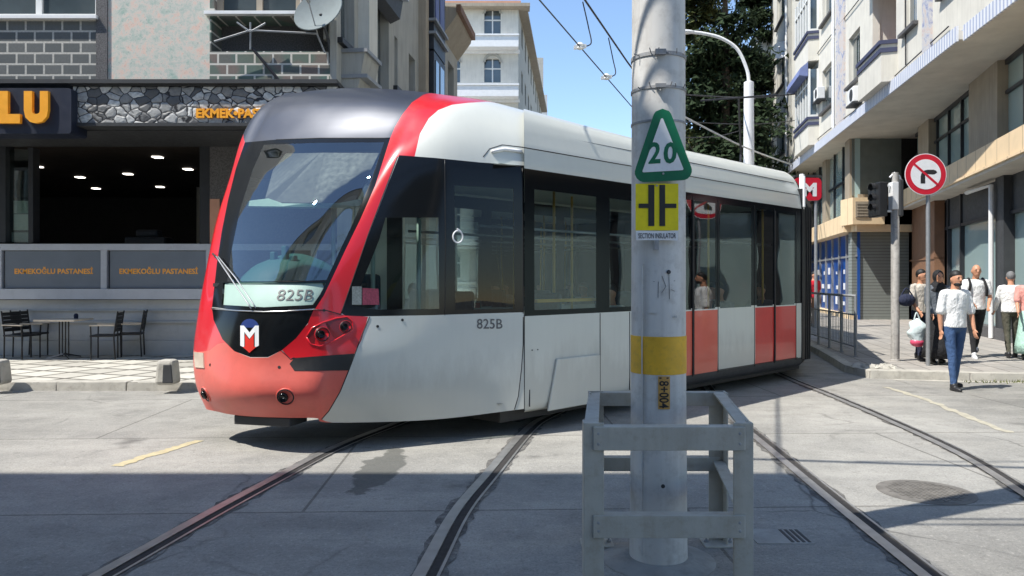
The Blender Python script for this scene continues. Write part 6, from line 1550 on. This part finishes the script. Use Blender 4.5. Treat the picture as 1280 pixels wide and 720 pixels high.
# ============================================================ people (facing -Y before turning)
def person(loc, rz, H=1.75, lab='', legs=((12, 4), (-10, 8)), arms=((5, 8, 12), (-5, 8, 14)), lean=2, top='tee_white', trousers='jeans', shoes='shoe', hair='hair', hairlen=0,
           beard=False, bald=False, scarf=False, skirt=False, sleeve=.45, fat=1.0, seated=False, head_yaw=0, cap=None, cat='person', voxel=.011, group=None, extra=None, elb=None):
    t = thing('person', lab, cat, (0, 0, 0), group=group, local=True); s = H/1.75
    V = lambda x, y, z: Vector((x, y, z))*s
    rx = lambda a: Matrix.Rotation(math.radians(a), 3, 'X')
    hip = .93; hipz = V(0, 0, hip)
    T = rx(-lean) if True else None          # leaning forward = towards -Y
    def tor(x, y, z): return hipz+Matrix.Rotation(math.radians(lean), 3, 'X') @ V(x, y, z-hip)
    sh = 0.50
    # legs
    J = {}
    for i, sx in enumerate((-1, 1)):
        th, kn = legs[i]; h = V(sx*.095, 0, .90); dth = Vector((0, -math.sin(math.radians(th)), -math.cos(math.radians(th)))); k = h+dth*.44*s
        d2 = th-kn; dsh = Vector((0, -math.sin(math.radians(d2)), -math.cos(math.radians(d2)))); a = k+dsh*.43*s+Vector((sx*.01, 0, 0)); J[i] = (h, k, a, d2)
    zmin = min(J[0][2].z, J[1][2].z)-.075*s
    off = Vector((0, 0, -zmin)) if not seated else Vector((0, 0, 0))
    mvp = lambda v: v+off
    def cap_(mb, a, ra, b, rb, n=7, seg=12):
        a, b = mvp(a), mvp(b); pts = [a+(b-a)*k/n for k in range(n+1)]; rs = [ra+(rb-ra)*k/n for k in range(n+1)]
        mb.tube(pts, [r*s for r in rs], seg); mb.ell(a, (ra*s,)*3, None, 12, 8); mb.ell(b, (rb*s,)*3, None, 12, 8)
    # ---- body
    mb = MB(); hd = tor(0, -.015, 1.625); hr = Matrix.Rotation(math.radians(head_yaw), 3, 'Z')
    mb.ell(mvp(hd), (.076*s, .094*s, .112*s), hr, 20, 14); mb.ell(mvp(hd+hr @ V(0, -.02, -.065)), (.055*s, .064*s, .06*s), hr, 16, 10)
    mb.ell(mvp(hd+hr @ V(0, -.096, -.022)), (.013*s, .022*s, .026*s), hr, 8, 6)
    for sx in (-1, 1): mb.ell(mvp(hd+hr @ V(sx*.077, .008, -.012)), (.012*s, .02*s, .032*s), hr, 8, 6)
    for sx in (-1, 1): mb.ell(mvp(hd+hr @ V(sx*.03, -.080, .010)), (.022*s, .014*s, .008*s), hr, 8, 6)
    mb.ell(mvp(hd+hr @ V(0, -.083, -.065)), (.024*s, .014*s, .009*s), hr, 8, 6)
    cap_(mb, tor(0, .012, 1.42), .062, tor(0, 0, 1.56), .052)
    def torso(mb, g=0.0, z0=.92, z1=1.46):
        prof = [(.90, .155, .105), (1.0, .150, .103), (1.10, .140, .098), (1.22, .158, .108), (1.34, .180, .112), (1.41, .170, .098), (1.46, .09, .065)]
        prof = [p for p in prof if z0-.01 <= p[0] <= z1+.01]
        seg = 24; n0 = len(mb.v)
        for z, a, b in prof:
            f = fat if z < 1.3 else 1+(fat-1)*.4
            for k in range(seg): an_ = 2*PI*k/seg; mb.v.append(mvp(tor((a*f+g)*math.cos(an_), (b*f+g)*math.sin(an_)*(1.0), z)))
        for i in range(len(prof)-1):
            for k in range(seg): k2 = (k+1) % seg; mb.f.append((n0+i*seg+k, n0+i*seg+k2, n0+(i+1)*seg+k2, n0+(i+1)*seg+k))
        mb.f.append(tuple(n0+k for k in reversed(range(seg)))); m_ = n0+(len(prof)-1)*seg; mb.f.append(tuple(m_+k for k in range(seg)))
    torso(mb, -.012)
    AR = {}
    for i, sx in enumerate((-1, 1)):
        sw, ab, el = arms[i]; S_ = tor(sx*.185, 0, 1.395)
        d1 = Vector((sx*math.sin(math.radians(ab)), -math.sin(math.radians(sw)), -math.cos(math.radians(sw))*math.cos(math.radians(ab)))).normalized(); E = S_+d1*.29*s
        a2 = sw+el; inn = (elb[i] if elb else -2); d2_ = Vector((sx*math.sin(math.radians(inn)), -math.sin(math.radians(a2)), -math.cos(math.radians(a2)))).normalized(); Wp = E+d2_*.25*s
        AR[i] = (S_, E, Wp, d1, d2_)
        cap_(mb, S_, .050, E, .038); cap_(mb, E, .038, Wp, .026)
        # hand: palm, four fingers slightly curled, thumb off the side
        pd_ = d2_; side = Vector((0, -1, 0)) - pd_*pd_.dot(Vector((0, -1, 0))); side = side.normalized() if side.length > .05 else Vector((0, 0, 1)); pn = pd_.cross(side).normalized()*(-sx)
        R_ = Matrix((side, pn, pd_)).transposed(); pc = Wp+pd_*.05*s; mb.ell(mvp(pc), (.038*s, .016*s, .052*s), R_, 12, 8)
        for q, (o_, Lf) in enumerate(((.028, .065), (.010, .075), (-.009, .070), (-.027, .055))):
            a_0 = pc+side*o_*s+pd_*.035*s; a_1 = a_0+(pd_*.9+pn*.25).normalized()*Lf*.5*s; a_2 = a_1+(pd_*.7+pn*.6).normalized()*Lf*.5*s
            mb.tube([mvp(a_0), mvp(a_1), mvp(a_2)], [.0095*s, .009*s, .007*s], 6)
        b0 = Wp+side*.022*s+pd_*.02*s; b1 = b0+(side*.8+pd_*.7).normalized()*.035*s; b2 = b1+(side*.2+pd_*1+pn*.3).normalized()*.03*s; mb.tube([mvp(b0), mvp(b1), mvp(b2)], [.012*s, .010*s, .008*s], 6)
    for i in (0, 1):
        h, k, a, d2 = J[i]; cap_(mb, h, .075, k, .05); cap_(mb, k, .05, a, .036)
    blobmesh('body', mb, M['skin'], t, voxel*s*.72, 3)
    # ---- face
    mbE = MB()
    for sx in (-1, 1): mbE.ell(mvp(hd+hr @ V(sx*.030, -.0865, -.002)), (.011*s, .006*s, .006*s), hr, 8, 6); mbE.ell(mvp(hd+hr @ V(sx*.031, -.089, .020)), (.019*s, .006*s, .0045*s), hr, 8, 6)
    obj('eyes', mbE, M['hair'], t, smooth=True)
    # ---- hair
    mb = MB()
    if not bald and not scarf:
        c = hd+hr @ V(0, .012, .025)
        mb.ell(mvp(c), (.084*s, .098*s, .105*s), hr, 20, 12); n_ = len(mb.v)
        loc_ = lambda v: (hr.transposed() @ (v-mvp(hd)))/s
        keep = lambda v: loc_(v).z > .052 or (loc_(v).y > -.015 and loc_(v).z > -.02) or (loc_(v).y > .03 and loc_(v).z > -.07)
        mb.v = [v if keep(v) else mvp(hd)+(v-mvp(hd))*.86 for v in mb.v]
        if hairlen: mb.ell(mvp(hd+hr @ V(0, .05, -.08)), (.085*s, .06*s, .14*s), hr)
        obj('hair', mb, M[hair], t, smooth=True)
    if bald and hair == 'hairgrey':
        pass
    if beard:
        mb = MB(); mb.ell(mvp(hd+hr @ V(0, -.030, -.080)), (.056*s, .062*s, .042*s), hr, 16, 10); mb.ell(mvp(hd+hr @ V(0, -.092, -.050)), (.024*s, .008*s, .005*s), hr, 8, 6); obj('beard', mb, M['hair'], t, smooth=True)
    if scarf:
        mb = MB(); mb.ell(mvp(hd+hr @ V(0, .022, .012)), (.098*s, .105*s, .128*s), hr, 20, 14); cap_(mb, hd+V(0, .03, -.12), .085, tor(0, .015, 1.40), .15); mb.ell(mvp(tor(0, -.02, 1.36)), (.19*s, .125*s, .11*s)); blobmesh('headscarf', mb, M['black_cloth'], t, .013, 5, disp=.012)
        mb = MB(); mb.ell(mvp(hd+hr @ V(0, -.052, -.005)), (.058*s, .052*s, .080*s), hr, 16, 12); mb.ell(mvp(hd+hr @ V(0, -.104, -.02)), (.012*s, .016*s, .022*s), hr, 8, 6); obj('face', mb, M['skin'], t, smooth=True)
        mb = MB()
        for sx in (-1, 1): mb.ell(mvp(hd+hr @ V(sx*.026, -.101, .010)), (.012*s, .006*s, .006*s), hr, 8, 6)
        obj('eyes', mb, M['hair'], t)
    if cap:
        mb = MB(); mb.ell(mvp(hd+hr @ V(0, .01, .035)), (.088*s, .102*s, .085*s), hr, 20, 12); obj('cap', mb, M[cap], t, smooth=True)
    # ---- clothes
    mb = MB(); torso(mb, .016, .86 if True else 0, 1.46)
    hem = tor(0, 0, .88); 
    for i in (0, 1):
        S_, E, Wp, d1, d2_ = AR[i]; cap_(mb, tor((-1, 1)[i]*.13, 0, 1.41), .062, S_, .066)
        if sleeve <= 1: cap_(mb, S_, .066, S_+(E-S_)*sleeve*1.45, .062)
        else: cap_(mb, S_, .064, E, .054); cap_(mb, E, .054, E+(Wp-E)*.9, .044)
    blobmesh('shirt', mb, M[top], t, voxel*s, 3, disp=.012)
    mb = MB()
    mb.ell(mvp(V(0, 0, .92)), (.165*fat*s, .118*fat*s, .105*s))
    for i in (0, 1):
        h, k, a, d2 = J[i]; cap_(mb, h, .090*(1+(fat-1)*.5), k, .060); cap_(mb, k, .061, a+(k-a)*.06, .042)
    if skirt:
        mb = MB(); seg = 28; lv = [(1.0, .15, .11), (.88, .17, .14), (.6, .2, .2), (.3, .24, .25), (.08, .27, .29)]; n0 = 0
        for z, a_, b_ in lv:
            for k in range(seg): an_ = 2*PI*k/seg; w_ = 1+.06*math.sin(an_*7)*(1-z); mb.v.append(mvp(V(a_*w_*math.cos(an_), b_*w_*math.sin(an_), z)-Vector((0, 0, 0))))
        for i in range(len(lv)-1):
            for k in range(seg): k2 = (k+1) % seg; mb.f.append((i*seg+k, (i+1)*seg+k, (i+1)*seg+k2, i*seg+k2))
        mb.f.append(tuple(range(seg))); mb.f.append(tuple(reversed(range(4*seg, 5*seg))))
        obj('skirt', mb, M[trousers], t, smooth=True)
    else: blobmesh('trousers', mb, M[trousers], t, voxel*s, 3, disp=.016)
    for i, sx in enumerate((-1, 1)):
        h, k, a, d2 = J[i]; mb = MB(); pit = max(-35, min(25, d2))
        R_ = Matrix.Rotation(math.radians(pit*.8 if not seated else 0), 3, 'X'); 
        mb.ell(mvp(a+R_ @ V(0, -.055, -.035)), (.043*s, .125*s, .036*s), R_, 16, 10); mb.ell(mvp(a+R_ @ V(0, -.0, -.0)), (.045*s, .06*s, .055*s), R_, 14, 10); mb.ell(mvp(a+R_ @ V(0, -.05, -.062)), (.046*s, .13*s, .014*s), R_, 16, 8)
        blobmesh('shoe', mb, M[shoes], t, .010, 2)
    if extra: extra(t, tor, mvp, AR, s)
    t.location = loc; t.rotation_euler.z = rz
    return t
def ground_pt(x, y, z=0): d = F0*(CH-z)/(y-HY); return Vector(((x-CX)/F0*d, d, z))
# the man crossing
person(ground_pt(1193, 487), math.radians(8), 1.76, 'young man in a plain white T-shirt and blue jeans walking onto the road', legs=((9, 3), (-7, 5)), arms=((-4, 10, 6), (6, 11, 10)), top='tee_white', trousers='jeans', beard=True, fat=1.10, sleeve=.62)
def straps(t, tor, mvp, AR, s):
    for sx in (-1, 1):
        pts = [mvp(tor(sx*.115, .12, 1.36)), mvp(tor(sx*.12, .03, 1.475)), mvp(tor(sx*.125, -.10, 1.40)), mvp(tor(sx*.145, -.135, 1.28)), mvp(tor(sx*.16, -.09, 1.16))]; mb = MB(); mb.tube(smoothpts(pts, 5), .024, 8); obj('rucksack_strap', mb, M['black_cloth'], t, smooth=True)
    mb = MB(); mb.obox(mvp(tor(0, .21, 1.22)), Vector((.15*s, 0, 0)), Vector((0, .075*s, 0)), Vector((0, 0, .2*s))); obj('rucksack', mb, M['black_cloth'], t, bevel=.04)
person(ground_pt(1219, 446.5, .125), math.radians(-14), 1.84, 'tall bald man in a white shirt with black rucksack straps and dark trousers', legs=((20, 4), (-18, 14)), arms=((22, 6, 38), (8, 8, 46)), elb=(-18, -22), top='tee_white', trousers='black_cloth', shoes='shoewhite', bald=True, fat=1.06, extra=straps, lean=4)
def bagfn(t, tor, mvp, AR, s):
    pass
person(ground_pt(1172, 455, .125), math.radians(-5), 1.66, 'woman in a black headscarf and grey top with black clothes left of the walking man', legs=((4, 2), (-5, 4)), arms=((10, 6, 30), (4, 6, 12)), top='grey_cloth', trousers='black_cloth', scarf=True, skirt=True, sleeve=2, fat=1.15)
person(ground_pt(1150, 450, .125), math.radians(14), 1.7, 'dark haired person in a pale shirt partly hidden behind the sign post', legs=((10, 4), (-10, 6)), arms=((8, 10, 35), (12, 8, 16)), top='beige_cloth', trousers='navy_cloth', sleeve=.5, fat=1.02, head_yaw=20)
b_ = ground_pt(1148, 455, .125)
t = thing('shopping_bag', 'pale plastic shopping bag with a pink bottom carried behind the sign post', 'bag', (b_.x, 14.1, .5))
c = Vector(P(1147, 415, 14.1)); mb = MB(); mb.ell(c, (.17, .12, .26), None, 18, 12); mb.v = [v+Vector((.03*math.sin(v.z*31+v.x*20), .02*math.sin(v.z*23), 0)) for v in mb.v]; obj('bag_body', mb, M['bag'], t, smooth=True)
mb = MB(); mb.ell(c-Vector((0, 0, .19)), (.13, .11, .09), None, 18, 10); obj('bag_bottom', mb, M['bagpink'], t, smooth=True)
mb = MB(); mb.tube(smoothpts([c+Vector((-.07, 0, .2)), c+Vector((-.02, 0, .36)), c+Vector((.05, 0, .2))]), .012, 6); obj('bag_handle', mb, M['bag'], t)
c = Vector(P(1133, 375, 14.3)); mb = MB(); mb.ell(c, (.17, .1, .12), None, 14, 10); mb.tube(smoothpts([c+Vector((-.1, 0, .08)), c+Vector((0, 0, .22)), c+Vector((.12, 0, .08))]), .014, 6); o = obj('handbag', mb, M['navy_cloth'], org=c, smooth=True); tag(o, 'small navy handbag held out at the left of the group of people', 'bag')
person(ground_pt(1264, 447, .125), math.radians(165), 1.66, 'grey haired person in a loose white shirt and olive trousers seen from behind', legs=((7, 2), (-8, 8)), arms=((-6, 12, 8), (14, 9, 30)), top='tee_white', trousers='olive_cloth', hair='hairgrey', sleeve=2, fat=1.14)
person(ground_pt(1287, 449, .125), math.radians(-30), 1.66, 'person in pink and mint clothes cut off by the right edge of the photo', legs=((7, 2), (-8, 4)), arms=((10, 6, 30), (0, 5, 10)), top='pink_cloth', trousers='mint_cloth', skirt=True, sleeve=.6, hairlen=1)
person((P(1017, 0, 24.5).x, 24.5, .125), math.radians(20), 1.78, 'person in a red top behind the railing beside the rear of the tram', legs=((12, 4), (-10, 8)), top='red_cloth', trousers='brown', sleeve=.5, voxel=.02)
# riders and figures behind the glass
def seatp(p, face, lab, top, **k):
    person((p.x, p.y, .36-.02), face, 1.7, lab, legs=((86, 86), (84, 86)), arms=((20, 8, 50), (20, 8, 50)), lean=3, top=top, trousers='black_cloth', voxel=.02, **k)
fa = math.atan2(TD.x, -TD.y)
def lowered(t_, dz): t_.location.z += dz
seat_face = math.atan2(-TD.x, TD.y)
for a, b, lab, top in ((ua(913)+.45, .42, 'dark haired rider sitting behind the glass between the two doors', 'navy_cloth'), (ua(968)+.4, .42, 'rider in grey seen through the rear door glass', 'grey_cloth'), (ua(925)+1.1, 1.1, 'rider in a beige top further inside behind the glass between the doors', 'beige_cloth'), (ua(773)+.42, .42, 'figure in a white shirt at the window left of the mast', 'tee_white')):  # the white-shirted figure is a seated body placed behind the glass
    p = Bp(a, b, 0); mb = None
    person((p.x, p.y, .36-.40*0-.45), seat_face+math.radians(0), 1.7, lab, legs=((86, 84), (84, 84)), arms=((20, 8, 50), (20, 8, 50)), lean=3, top=top, trousers='black_cloth', voxel=.02, seated=True, group=None)
person((ctr.x+fy.x*.9+fx.x*.1, ctr.y+fy.y*.9+fx.y*.1, .05), math.radians(-20), 1.75, 'tram driver sitting in the cab behind the dark side window', legs=((86, 84), (84, 84)), arms=((35, 6, 40), (35, 6, 40)), lean=5, top='navy_cloth', trousers='black_cloth', voxel=.02, seated=True)
